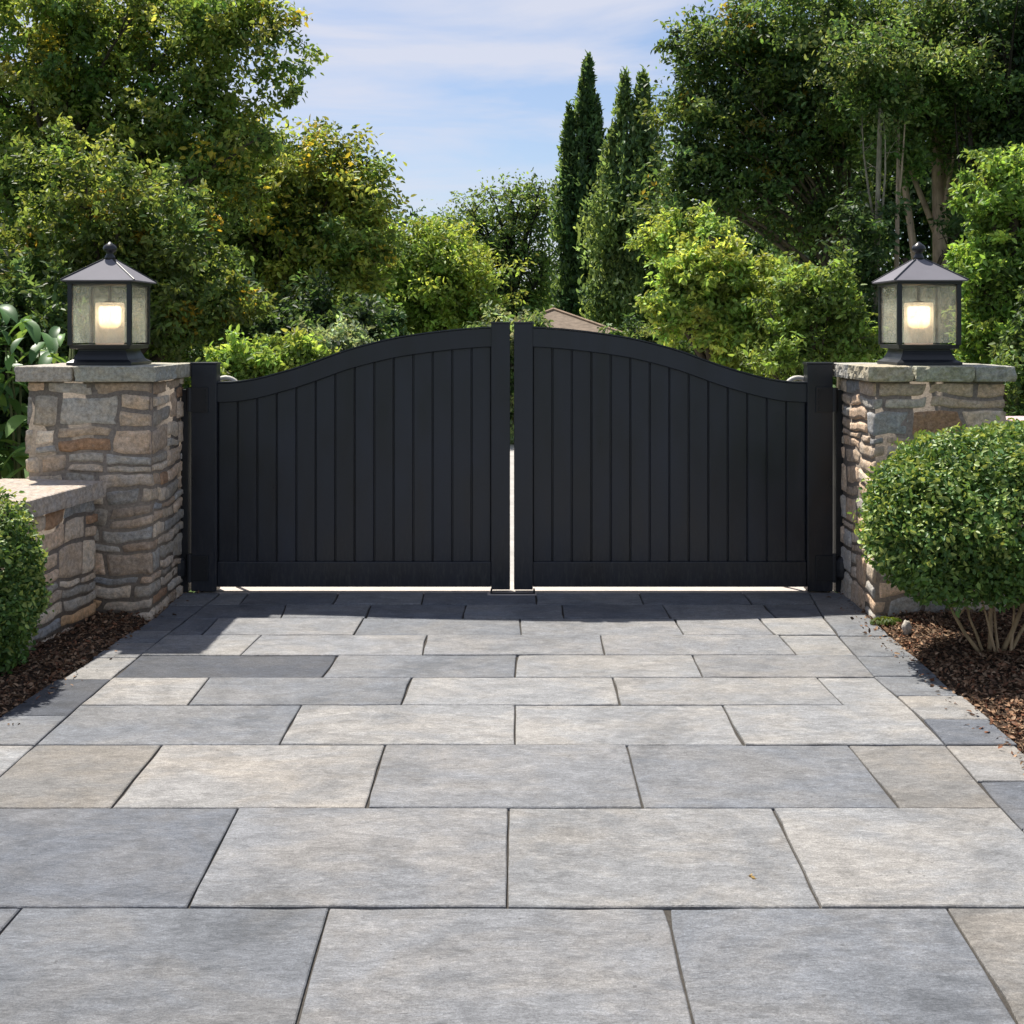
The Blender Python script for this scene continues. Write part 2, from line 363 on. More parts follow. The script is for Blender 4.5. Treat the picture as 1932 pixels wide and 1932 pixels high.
def slab_prism(mb, q, col, rg, top=0.0):
    """q: four corners (far-left, far-right, near-right, near-left) -> bevelled slab with slightly uneven edges"""
    c = Vector((sum(p[0] for p in q) / 4, sum(p[1] for p in q) / 4))
    g = .0024; ring = []
    for i in range(4):
        a = Vector(q[i]); b = Vector(q[(i + 1) % 4]); k = max(2, int((b - a).length / .12))
        for j in range(k): ring.append(a.lerp(b, j / k))
    def inset(p, d):
        e = [(Vector(q[i]), Vector(q[(i + 1) % 4])) for i in range(4)]; s = Vector((0, 0))
        for a, b in e:
            t = (b - a).normalized(); nrm = Vector((-t.y, t.x))
            if nrm.dot(c - a) < 0: nrm = -nrm
            if abs(nrm.dot(p - a)) < 1e-4: s += nrm * d
        return p + s
    h = rg.uniform(-.003, .003) + top
    jit = [rg.uniform(0, .0038) if rg.random() < .8 else rg.uniform(0, .010) for _ in ring]
    r0 = [inset(p, g + jit[i]) for i, p in enumerate(ring)]; r1 = [inset(p, g + .004 + jit[i]) for i, p in enumerate(ring)]
    n = len(ring)
    vs = [(p.x, p.y, -.028) for p in r0] + [(p.x, p.y, h - .0035) for p in r0] + [(p.x, p.y, h) for p in r1]
    fs = []
    for L_ in range(2):
        for i in range(n): j = (i + 1) % n; fs.append((L_ * n + i, L_ * n + j, (L_ + 1) * n + j, (L_ + 1) * n + i))
    fs.append(tuple(2 * n + i for i in range(n)))
    k = rg.uniform(.93, 1.07)
    mb.add(vs, fs, tuple(x * k for x in col), (rg.uniform(0, 50), rg.uniform(0, 50), rg.uniform(0, 50)))
def driveway():
    mb = MB(); rg = random.Random(4)
    ys = [CH * F / (v - HZ) for v in ROWS]; ys[0] = 7.985
    for r in range(len(ROWS) - 1):
        y1, y0 = ys[r], ys[r + 1]
        xt = [edge(IL, y1)] + [(u - CX) * y1 / F for u, _ in JO[r]] + [edge(IR, y1)]
        xb = [edge(IL, y0)] + [(u - CX) * y0 / F for _, u in JO[r]] + [edge(IR, y0)]
        tn = TN[r]; st = 0
        cells = []
        for i in range(len(xt) - 1):
            if (xt[i + 1] - xt[i]) + (xb[i + 1] - xb[i]) < .06: continue
            a0, a1, c0, c1 = xt[i], xt[i + 1], xb[i], xb[i + 1]
            lo_t, hi_t, lo_b, hi_b = edge(IL, y1), edge(IR, y1), edge(IL, y0), edge(IR, y0)
            a0 = max(a0, lo_t); a1 = min(a1, hi_t); c0 = max(c0, lo_b); c1 = min(c1, hi_b)
            if a1 - a0 < .03 or c1 - c0 < .03: continue
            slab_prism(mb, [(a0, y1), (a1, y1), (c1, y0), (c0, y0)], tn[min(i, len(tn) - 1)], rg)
    # rows nearer than the camera and behind it
    y = ys[-1]
    while y > -5:
        y0 = y - .78; x = -2.1 - rg.random() * .6
        while x < 1.8:
            x1 = x + rg.uniform(.8, 1.05); a, b = max(x, -2.1), min(x1, 1.8)
            if b - a > .05: slab_prism(mb, [(a, y), (b, y), (b, y0), (a, y0)], rg.choice([B1, B2, B3, B4]), rg)
            x = x1
        y = y0
    EL = [1119, 1142, 1165, 1190, 1212, 1240, 1281, 1350, 1405, 1480, 1580, 1711, 1900, 2200, 2800, 4400]
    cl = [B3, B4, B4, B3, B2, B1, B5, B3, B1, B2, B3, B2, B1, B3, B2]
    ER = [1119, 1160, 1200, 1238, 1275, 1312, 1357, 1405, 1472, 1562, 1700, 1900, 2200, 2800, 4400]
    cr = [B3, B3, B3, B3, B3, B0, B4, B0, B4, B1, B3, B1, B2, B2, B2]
    for E, cs, I, O in ((EL, cl, IL, OL), (ER, cr, IR, OR)):
        yy = [CH * F / (v - HZ) for v in E] + [.1, -.8, -1.7, -2.6, -3.5, -4.4, -5.3]; yy[0] = 7.985
        for i in range(len(yy) - 1):
            y1, y0 = yy[i], yy[i + 1]; d = rg.uniform(-.012, .012)
            a = [(edge(I, y1), y1), (edge(O, y1) + d, y1), (edge(O, y0) + d, y0), (edge(I, y0), y0)]
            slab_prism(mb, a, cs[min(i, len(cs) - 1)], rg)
    b = [(edge(OL, y) + .02, y, -.012) for y in (7.99, 7.2, 5.4, 3.4, -5)] + [(edge(OR, y) - .02, y, -.012) for y in (-5, 3.4, 5.0, 7.2, 7.99)]
    mb.add(b, [tuple(range(10))], mi=1)
    tag(mb.build('driveway', [M_SLAB, M_JOINT]), 'grey bluestone slab driveway with a narrow slab edging on both sides', kind='structure')
driveway()
mb = MB()
mb.box((-2.16, 7.992, -.06), (2.2, 8.36, -.002)); 
tag(mb.build('threshold_pavement', M_CONC), 'pale concrete strip running under the closed gate', kind='structure')
mb = MB(); mb.box((-2.6, 8.366, -.08), (2.6, 18.4, -.006))
tag(mb.build('drive_road', mat_simple('light_drive', (.36, .345, .325), .85, .25, 2.5)), 'pale sunlit drive continuing behind the gate', kind='structure')

# ------------------------------------------------------------------ stonework
PALS = [(.37, .31, .255), (.42, .335, .265), (.33, .315, .29), (.30, .30, .295), (.235, .25, .27), (.46, .41, .35), (.40, .35, .30), (.42, .29, .18), (.33, .22, .15), (.50, .45, .39)]
PW = [6, 6, 5, 4, 1.6, 5, 6, 1.0, .8, 3]
def perim(s, hw, hd, d):
    """point on a rectangle's outline pushed out by d; sides: front(-y), right, back, left"""
    P = [2 * hw, 2 * hd, 2 * hw, 2 * hd]; s = s % sum(P); k = 0
    while s > P[k] + 1e-9: s -= P[k]; k += 1
    h = (hw, hd)[k % 2]; t = (s - h) * (h + d) / h
    return [(t, -hd - d), (hw + d, t), (-t, hd + d), (-hw - d, -t)][k]
def stonework(cx, cy, hw, hd, z0, z1, seed, parent, scale=1.0, rz=0):
    rg = random.Random(seed); mb = MB(); Ptot = 4 * (hw + hd)
    corners = [0, 2 * hw, 2 * hw + 2 * hd, 4 * hw + 2 * hd, Ptot]
    def wrp(s, z):
        x, y = perim(s, hw, hd, 0)
        a = mnoise.noise_vector(Vector((x * 3.2 + seed, y * 3.2, z * 3.2))); b = mnoise.noise_vector(Vector((x * 9 + seed, y * 9, z * 9)))
        e = min(1, (z - z0) / .05, (z1 - z) / .05)
        return s + a.x * .035 + b.x * .014, z + (a.z * .042 + b.z * .015) * max(0, e)
    def stone(s0, s1, za, zb, sl0, sl1):
        if s1 - s0 < .05 or zb - za < .028: return
        col = rg.choices(PALS, [p * (0 if (i == 7 and zb - za > .085) else 1) for i, p in enumerate(PW)])[0]; k = rg.uniform(.95, 1.5); col = (col[0] * 1.05, col[1], col[2] * .93); col = tuple(c * k for c in col)
        D0 = rg.uniform(.002, .013); g = .0028; rnd = rg.uniform(.05, .28); off = (rg.uniform(0, 40), rg.uniform(0, 40), rg.uniform(0, 40))
        nu = max(6, int((s1 - s0) / .022)); nv = max(5, int((zb - za) / .022))
        us = [2 * i / nu - 1 for i in range(nu + 1)]
        us = [math.copysign(1 - (1 - abs(u)) ** 1.25, u) for u in us]
        for c in corners + [Ptot + c for c in corners[1:]]:
            f = (c - s0) / (s1 - s0)
            if .04 < f < .96:
                uc = 2 * f - 1; j = min(range(1, nu), key=lambda q: abs(us[q] - uc)); us[j] = uc
        us.sort()
        vv = [math.copysign(1 - (1 - abs(2 * i / nv - 1)) ** 1.25, 2 * i / nv - 1) for i in range(nv + 1)]
        vs = []; tilt = rg.uniform(-.006, .006)
        hasc = [c for c in corners + [Ptot + c for c in corners[1:]] if .04 < (c - s0) / (s1 - s0) < .96]
        for v in vv:
            for u in us:
                ur = u * math.sqrt(max(0, 1 - rnd * v * v * .5 * (abs(u) ** 3))); vr = v * math.sqrt(max(0, 1 - rnd * u * u * .5 * (abs(v) ** 3)))
                a = s0 + g + sl0 * vr; b = s1 - g + sl1 * vr
                s = lerp(a, b, (ur + 1) / 2); z = lerp(za + g, zb - g, (vr + 1) / 2)
                atc = any(abs(lerp(s0, s1, (u + 1) / 2) - c) < 1e-6 for c in hasc)
                ws, wz = wrp(s, z)
                if atc:
                    ws = min(hasc, key=lambda c: abs(c - ws))
                m = max(abs(u), abs(v)); x, y = perim(ws % Ptot, hw, hd, 0)
                nz = mnoise.fractal(Vector((x * 14 + off[0], y * 14, wz * 14)), .8, 2.2, 5) * .008 + mnoise.noise(Vector((x * 45 + off[1], y * 45, wz * 45))) * .0016
                d = -.018 + (.018 + D0 + tilt * u + nz) * (1 - m ** 18) ** .5
                x, y = perim(ws % Ptot, hw, hd, d); vs.append((x, y, wz))
        n = len(us)
        mb.add(vs, [(j * n + i, j * n + i + 1, (j + 1) * n + i + 1, (j + 1) * n + i) for j in range(nv) for i in range(n - 1)], col, off)
    z = z0
    while z < z1 - .02:
        h = rg.choice([.05, .065, .08, .10, .13, .17, .19]) * scale
        if z1 - (z + h) < .05: h = z1 - z
        s = rg.uniform(0, .3); start = s; sl = rg.uniform(-.012, .012); first = sl
        while s < start + Ptot - .02:
            w = rg.uniform(.15, .38) * (1 if h > .08 else 1.2) * scale; e = s + w
            if start + Ptot - e < .12: e = start + Ptot
            for c in corners + [Ptot + q for q in corners[1:]]:       # keep joints off the corners
                if 0 < abs(e - c) < .055 and e < start + Ptot: e = c + .07
            sl2 = first if e >= start + Ptot - 1e-6 else rg.uniform(-.018, .018)
            if h > .12 and rg.random() < .42:
                zm = z + h * rg.uniform(.35, .65); stone(s, e, z, zm, sl, 0); stone(s, e, zm, z + h, sl, sl2)
            else: stone(s, e, z, z + h, sl, sl2)
            s = e; sl = sl2
        z += h
    core = MB(); d = .003
    mb.box((-hw + d, -hd + d, z0 - .02), (hw - d, hd - d, z1), mi=1)
    o = mb.build('stonework', [M_ROCK, M_MORTAR], parent, True)
    return o
def rough_cap(parent, pieces, z0, z1, seed, col, amp=.010, name='cap'):
    mb = MB(); rg = random.Random(seed)
    for (x0, x1, y0, y1) in pieces:
        g = .0022; x0 += g; x1 -= g; y0 += g; y1 -= g
        c = tuple(q * rg.uniform(.88, 1.12) for q in col); off = (rg.uniform(0, 30),) * 3
        ring = []
        P = [(x0, y0), (x1, y0), (x1, y1), (x0, y1)]
        for i in range(4):
            a = Vector(P[i]); b = Vector(P[(i + 1) % 4]); k = max(3, int((b - a).length / .018))
            for j in range(k): ring.append((a.lerp(b, j / k), j))
        cx, cy = (x0 + x1) / 2, (y0 + y1) / 2
        zs = [0, .04, .2, .4, .6, .8, .96, 1]; ins = [.014, .003, 0, 0, 0, 0, .001, .008]
        vs = []; n = len(ring)
        for zi, zf in enumerate(zs):
            for p, j in ring:
                z = lerp(z0, z1, zf); v = Vector((p.x * 11 + off[0], p.y * 11, z * 16)); nz = mnoise.fractal(v, 1, 2, 4) * amp + mnoise.noise(v * .35) * amp * .7
                dx = p.x - cx; dy = p.y - cy; hx = (x1 - x0) / 2; hy = (y1 - y0) / 2
                ox = math.copysign(1, dx) if abs(abs(dx) - hx) < 1e-4 else 0; oy = math.copysign(1, dy) if abs(abs(dy) - hy) < 1e-4 else 0
                d = -ins[zi] - abs(nz) * 1.0
                vs.append((p.x + ox * d, p.y + oy * d, z + (mnoise.noise(v * .8) * .0035 if zi in (0, 7) else 0)))
        fs = [(a * n + i, a * n + (i + 1) % n, (a + 1) * n + (i + 1) % n, (a + 1) * n + i) for a in range(len(zs) - 1) for i in range(n)]
        fs.append(tuple(range(n))[::-1]); fs.append(tuple((len(zs) - 1) * n + i for i in range(n)))
        mb.add(vs, fs, c, off)
    return mb.build(name, M_ROCK, parent)

PX, PY0, PY1 = 2.23, 7.26, 8.03
HW = .385
for sgn, lab, seed in ((-1, 'square rubble stone pillar left of the gate, low wall joining its front', 11), (1, 'square rubble stone pillar right of the gate, behind the rounded shrub', 23)):
    hw = HW if sgn < 0 else .41
    cx = sgn * (PX + hw)
    p = empty('gate_pillar', (cx, (PY0 + PY1) / 2, 0), lab, 'stone pillar', 'stone gate pillars')
    stonework(0, 0, hw - .012, HW - .012, -.05, 1.463, seed, p)
    a = hw + .052; b = HW + .055; m = .03 * sgn
    xs = [-a, m - .05, a] if sgn < 0 else [-a, -.17, .20, a]
    rough_cap(p, [(xs[i], xs[i + 1], -b, .02) for i in range(len(xs) - 1)] + [(-a, .06, .02, b), (.06, a, .02, b)], 1.463, 1.558, seed + 1, (.40, .365, .33) if sgn < 0 else (.38, .34, .31), .012 if sgn < 0 else .018)

# low walls
w = empty('stone_wall', (-2.985, 5.9, 0), 'low stone wall running forward from the left pillar, pale slab coping', 'stone wall', rz=-R(8))
o = stonework(0, 0, .27, 1.30, -.05, .765, 37, w, 1.05)
rough_cap(w, [(-.34, .345, -1.36, -.55), (-.34, .345, -.55, .25), (-.34, .345, .25, 1.315)], .765, .868, 38, (.41, .37, .32), .008, 'coping')
w = empty('stone_wall', (4.2, 7.7, 0), 'stone wall with pale coping running off behind the shrub from the right pillar', 'stone wall')
stonework(0, 0, 1.10, .20, -.05, 1.10, 51, w, 1.15)
rough_cap(w, [(-1.14, -.4, -.25, .25), (-.4, .4, -.25, .25), (.4, 1.2, -.25, .25)], 1.10, 1.20, 52, (.50, .46, .41), .008, 'coping')

# ------------------------------------------------------------------ lanterns
def lantern(x, y, label):
    t = empty('lantern', (x, y, 1.559), label, 'lantern', 'lit lanterns on the gate pillars')
    m = MB(); m.lathe([(.205, 0), (.205, .018), (.175, .035), (.155, .075), (.150, .09), (.150, .10), (.188, .104), (.192, .128)], (0, 0, 0), 4, sq=True)
    m.build('base', M_LAMPM, t)
    h0, h1, s = .128, .508, .186
    for ax in (-1, 1):
        for ay in (-1, 1):
            m = MB(); m.box((ax * s - .014, ay * s - .014, h0), (ax * s + .014, ay * s + .014, h1 + .004), bev=.003); m.build('corner_post', M_LAMPM, t)
    for k in range(4):
        m = MB()
        a, b = (-s + .014, s - .014)
        q = {0: ((a, -s - .002, h0 + .012), (b, -s + .002, h1 - .008)), 1: ((s - .002, a, h0 + .012), (s + .002, b, h1 - .008)),
             2: ((a, s - .002, h0 + .012), (b, s + .002, h1 - .008)), 3: ((-s - .002, a, h0 + .012), (-s + .002, b, h1 - .008))}[k]
        m.box(*q); m.build('glass_pane', M_GLASS, t)
    m = MB(); m.lathe([(.19, h1 - .004), (.205, h1 + .004), (.206, h1 + .018), (.222, h1 + .020)], (0, 0, 0), 4, sq=True); m.build('top_frame', M_LAMPM, t)
    m = MB(); m.lathe([(.229, h1 + .0205), (.232, h1 + .028), (.14, h1 + .092), (.034, h1 + .166), (.030, h1 + .170)], (0, 0, 0), 4, sq=True); m.build('roof', M_LROOF, t)
    m = MB()
    for k in range(4):
        a = math.pi / 4 + k * math.pi / 2; r2 = math.sqrt(2)
        m.tube([(.231 * r2 * math.cos(a), .231 * r2 * math.sin(a), h1 + .031), (.14 * r2 * math.cos(a), .14 * r2 * math.sin(a), h1 + .094), (.032 * r2 * math.cos(a), .032 * r2 * math.sin(a), h1 + .169)], .005, 6)
    m.build('roof_ridge', M_LAMPM, t)
    m = MB(); m.lathe([(.036, h1 + .166), (.030, h1 + .19), (.022, h1 + .20), (.024, h1 + .215), (.040, h1 + .224), (.044, h1 + .238), (.038, h1 + .256), (.018, h1 + .272), (.004, h1 + .284)], (0, 0, 0), 20)
    m.build('finial', M_LAMPM, t, True)
    m = MB(); m.lathe([(.086, h0 + .002), (.090, h0 + .010), (.090, h0 + .262), (.084, h0 + .270)], (0, 0, 0), 28); f = m.build('glass_jar', M_FROST, t, True)
    m = MB(); m.lathe([(.030, h0 + .105), (.052, h0 + .112), (.064, h0 + .13), (.069, h0 + .16), (.070, h0 + .235), (.060, h0 + .248)], (0, 0, 0), 28); m.build('lamp_shade', M_GLOW, t, True)
    m = MB(); m.lathe([(.05, h0 + .271), (.03, h0 + .28), (.012, h0 + .285), (.012, h1)], (0, 0, 0), 14); m.build('lamp_holder', M_LAMPM, t)
    return t
lantern(-2.595, 7.60, 'black four-sided lantern glowing warm on top of the left pillar')
lantern(2.625, 7.60, 'black four-sided lantern glowing warm on top of the right pillar')

# ------------------------------------------------------------------ gate
GY = 8.03; GS = GY / F
CT = [(0, 0), (.05, .004), (.10, .03), (.168, .098), (.285, .26), (.36, .385), (.458, .567), (.55, .695), (.652, .812), (.75, .885), (.845, .942), (.93, .98), (1, 1)]
cx_, cy_ = [c[0] for c in CT], [c[1] for c in CT]
fine = np.linspace(0, 1, 400); val = np.interp(fine, cx_, cy_); pad = np.pad(val, 16, mode='edge'); val = np.convolve(pad, np.ones(33) / 33, 'valid')
def top_z(xa):        # xa: distance from the centre line
    t = (2.0 - xa) / (2.0 - .141); t = min(1, max(0, t)); zf = float(np.interp(t, fine, val))
    return lerp(1.78 - (722.5 - HZ) * GS, 1.78 - (618 - HZ) * GS, zf)
def leaf(sg, label):
    t = empty('gate_leaf', (sg * 2.16, GY, 0), label, 'gate leaf', 'leaves of the double driveway gate')
    ox = -sg * 2.16
    def X(a, b):      # distances from the centre line -> local x range
        p, q = sg * a + ox, sg * b + ox; return min(p, q), max(p, q)
    a, b = X(2.0, 2.172); m = MB(); m.box((a, -.06, .012), (b, .05, 1.548), bev=.004); m.box((a - .006, -.066, 1.5485), (b + .006, .056, 1.562), bev=.003); m.build('hinge_stile', M_GATE, t)
    a, b = X(.0135, .141); m = MB(); m.box((a, -.055, .022), (b, .045, 1.824), bev=.004); m.box((a - .004 if sg > 0 else a - .005, -.060, 1.8245), (b + .005, .050, 1.836), bev=.003); m.build('meeting_stile', M_GATE, t)
    # arched rail
    m = MB(); n = 64; sec = [(-.036, -.066), (-.041, -.061), (-.041, .061), (-.036, .066), (.036, .066), (.041, .061), (.041, -.061), (.036, -.066)]; vs = []
    for i in range(n + 1):
        xa = lerp(1.9995, .1415, i / n); zt = top_z(xa) - .066
        for (yy, zz) in sec: vs.append((sg * xa + ox, yy, zt + zz))
    fs = [(i * 8 + k, i * 8 + (k + 1) % 8, (i + 1) * 8 + (k + 1) % 8, (i + 1) * 8 + k) for i in range(n) for k in range(8)] + [tuple(range(8)), tuple(n * 8 + k for k in range(8))]
    m.add(vs, fs); m.build('top_rail', M_GATE, t)
    # thin capping on the arched rail
    m = MB(); vs = []
    for i in range(n + 1):
        xa = lerp(1.9995, .1415, i / n); zt = top_z(xa)
        for (yy, zz) in [(-.047, .0005), (-.047, .009), (.047, .009), (.047, .0005)]: vs.append((sg * xa + ox, yy, zt + zz))
    fs = [(i * 4 + k, i * 4 + (k + 1) % 4, (i + 1) * 4 + (k + 1) % 4, (i + 1) * 4 + k) for i in range(n) for k in range(4)] + [tuple(range(4)), tuple(n * 4 + k for k in range(4))]
    m.add(vs, fs); m.build('rail_capping', M_GATE, t)
    a, b = X(.1415, 1.9995); m = MB(); m.box((a, -.043, .038), (b, .040, .208), bev=.005); m.build('bottom_rail', M_GATE, t)
    # boards with tongues
    N = 14; wd = (1.9995 - .1415) / N
    for k in range(N):
        xa, xb = .1415 + k * wd, .1415 + (k + 1) * wd; g = .0042
        m = MB()
        def board(x0, x1, y0, y1, bev):
            p, q = X(x0, x1); sec2 = [(p, y0 + bev), (p + bev, y0), (q - bev, y0), (q, y0 + bev), (q, y1), (p, y1)]
            vs = [(x, y, .15) for x, y in sec2] + [(x, y, top_z(min(1.9995, max(.1415, abs(x - ox)))) - .07) for x, y in sec2]
            m.add(vs, [(i, (i + 1) % 6, 6 + (i + 1) % 6, 6 + i) for i in range(6)] + [tuple(range(6)), tuple(range(6, 12))])
        board(xa + g, xb - g, -.018, .016, .004); 
        board(xa - .001, xb + .009, -.001 - .0005 * (k % 2), .009 + .0005 * (k % 2), .001)
        m.build('board', M_GATE, t)
    for zc in (1.31, .17):
        a, b = X(2.055, 2.1725); m = MB(); m.box((a, -.071, zc - .085), (b, -.0605, zc + .085), bev=.003); hp = m.build('hinge_plate', M_STEEL, t)
        for zz in (-.06, -.02, .02, .06):
            m = MB(); xx = sum(X(2.075, 2.085)) / 2; m.tube([(xx, -.0708, zc + zz), (xx, -.078, zc + zz)], .0085, 8); m.build('bolt', M_STEEL, hp)
    return t
leaf(-1, 'left leaf of the closed gate, dark vertical boards under an arched top rail')
leaf(1, 'right leaf of the closed gate, dark vertical boards under an arched top rail')
for sg, lab in ((-1, 'slim black steel post between the left pillar and its gate leaf'), (1, 'slim black steel post between the right pillar and its gate leaf')):
    t = empty('gate_post', (sg * 2.225, GY, 0), lab, 'gate post', 'steel posts carrying the gate')
    ox = -sg * 2.225
    def X2(a, b): p, q = sg * a + ox, sg * b + ox; return min(p, q), max(p, q)
    a, b = X2(2.198, 2.285); m = MB(); m.box((a, -.045, 0), (b, .045, 1.375), bev=.003); m.build('post', M_STEEL, t)
    for zc, hh in ((1.31, .07), (.17, .085)):
        a, b = X2(2.1735, 2.1975); m = MB(); m.box((a, -.05, zc - hh), (b, -.01, zc + hh), bev=.002)
        xm = (a + b) / 2; m.tube([(xm, -.058, zc - hh - .01), (xm, -.058, zc + hh + .01)], .021, 12)
        if zc < .5: m.lathe([(.03, zc - hh + .01), (.052, zc - .05), (.056, zc), (.052, zc + .05), (.03, zc + hh - .01)], (ox * -0 + (X2(2.24, 2.26)[0]), -.07, 0), 14)
        m.build('hinge', M_STEEL, t)
t = empty('gate_stop', (0.0, 7.97, 0), 'small black gate catch on a pale plate where the two leaves meet', 'gate stop')
m = MB(); m.box((-.165, -.07, .0002), (.165, .015, .006), bev=.001); m.build('plate', M_CONC, t)
m = MB(); m.box((-.145, -.055, .0065), (.155, -.040, .014)); m.box((-.145, -.0395, .0065), (-.133, .012, .030)); m.box((.143, -.0395, .0065), (.155, .012, .030)); m.build('catch', M_STEEL, t)
for sg, lab in ((-1, 'pale curved arm arching up behind the left end of the gate'), (1, 'pale curved arm arching up behind the right end of the gate')):
    m = MB(); pts = [(-sg * (0), 0, 0)]
    x0 = 2.02; pts = []
    for i in range(13):
        a = i / 12; ang = a * math.pi; pts.append((sg * (2.06 - .085 * math.cos(math.pi - ang) - .0) - sg * 2.06, 0, 1.33 + .075 * math.sin(ang) + .045))
    pts = [(pts[0][0], 0, .0)] + pts + [(pts[-1][0], 0, 0)]
    m.tube(pts, .017, 10); o = m.build('curved_arm', M_ARM, None, True); o.location = (sg * 1.985, 8.17, 0)
    tag(o, lab, 'gate arm', 'curved arms behind the gate')

# ------------------------------------------------------------------ beds
def bed(name, x0, x1, y0, y1, edgeL, sgn, label):
    mb = MB(); nx, ny = 40, 90; vs = []
    for j in range(ny + 1):
        y = lerp(y0, y1, j / ny)
        for i in range(nx + 1):
            f = i / nx; xe = edge(edgeL, y) + sgn * .004; x = lerp(xe, x1 if sgn > 0 else x0, f ** 1.4)
            d = abs(x - xe); z = -.022 + .065 * (1 - math.exp(-d * 7)) + mnoise.fractal(Vector((x * 4, y * 4, 1)), 1, 2, 4) * .018 * min(1, d * 12)
            vs.append((x, y, z))
    n = nx + 1
    mb.add(vs, [(j * n + i, j * n + i + 1, (j + 1) * n + i + 1, (j + 1) * n + i) for j in range(ny) for i in range(nx)])
    o = mb.build(name, M_SOIL, None, True); tag(o, label, kind='structure'); return o
bed('soil', -5, -5.0, -3, 8.25, OL, -1, 'dark soil of the planting bed left of the driveway')
bed('soil', 5, 6.0, -3, 8.25, OR, 1, 'dark soil of the planting bed right of the driveway')
def chips(n, x0, x1, y0, y1, E, sg, seed, label):
    rg = np.random.default_rng(seed); y = rg.uniform(y0, y1, n); xe = np.array([edge(E, q) for q in y]); d = rg.random(n) ** 1.1 * (x1)
    sp = rg.random(n) < .007; d[sp] = -rg.random(sp.sum()) ** 2 * .14
    x = xe + sg * (d + .004); z = np.where(d < 0, .004, -.022 + .065 * (1 - np.exp(-np.abs(d) * 7)))
    z = z + np.array([mnoise.fractal(Vector((a * 4, b * 4, 1)), 1, 2, 4) * .018 * max(0, min(1, c * 12)) for a, b, c in zip(x, y, d)]) + np.where(d < 0, 0, rg.random(n) * .014)
    P = np.stack([x, y, z], 1); N = norm(rg.normal(size=(n, 3)) * .55 + np.array([0, 0, 1])); T = rnd_unit(rg, n) * np.array([1, 1, .25])
    L = rg.uniform(.010, .038, n); pal = [(.10, .055, .032), (.055, .032, .02), (.16, .095, .055), (.20, .13, .08), (.08, .05, .034), (.24, .17, .11), (.13, .055, .03)]
    C = tones(rg, pal, n) * rg.uniform(.8, 2.0, (n, 1))
    tag(leaf_mesh('mulch', P, N, T, L, L * rg.uniform(.14, .34, n), C, M_CHIP, fold=.3, droop=.05), label, 'mulch', kind='stuff')
chips(21000, 0, 1.1, 4.2, 8.1, OL, -1, 5, 'shredded brown bark mulch in the bed beside the left wall')
chips(48000, 0, 2.2, 4.0, 8.1, OR, 1, 6, 'shredded reddish brown bark mulch around the right shrub')

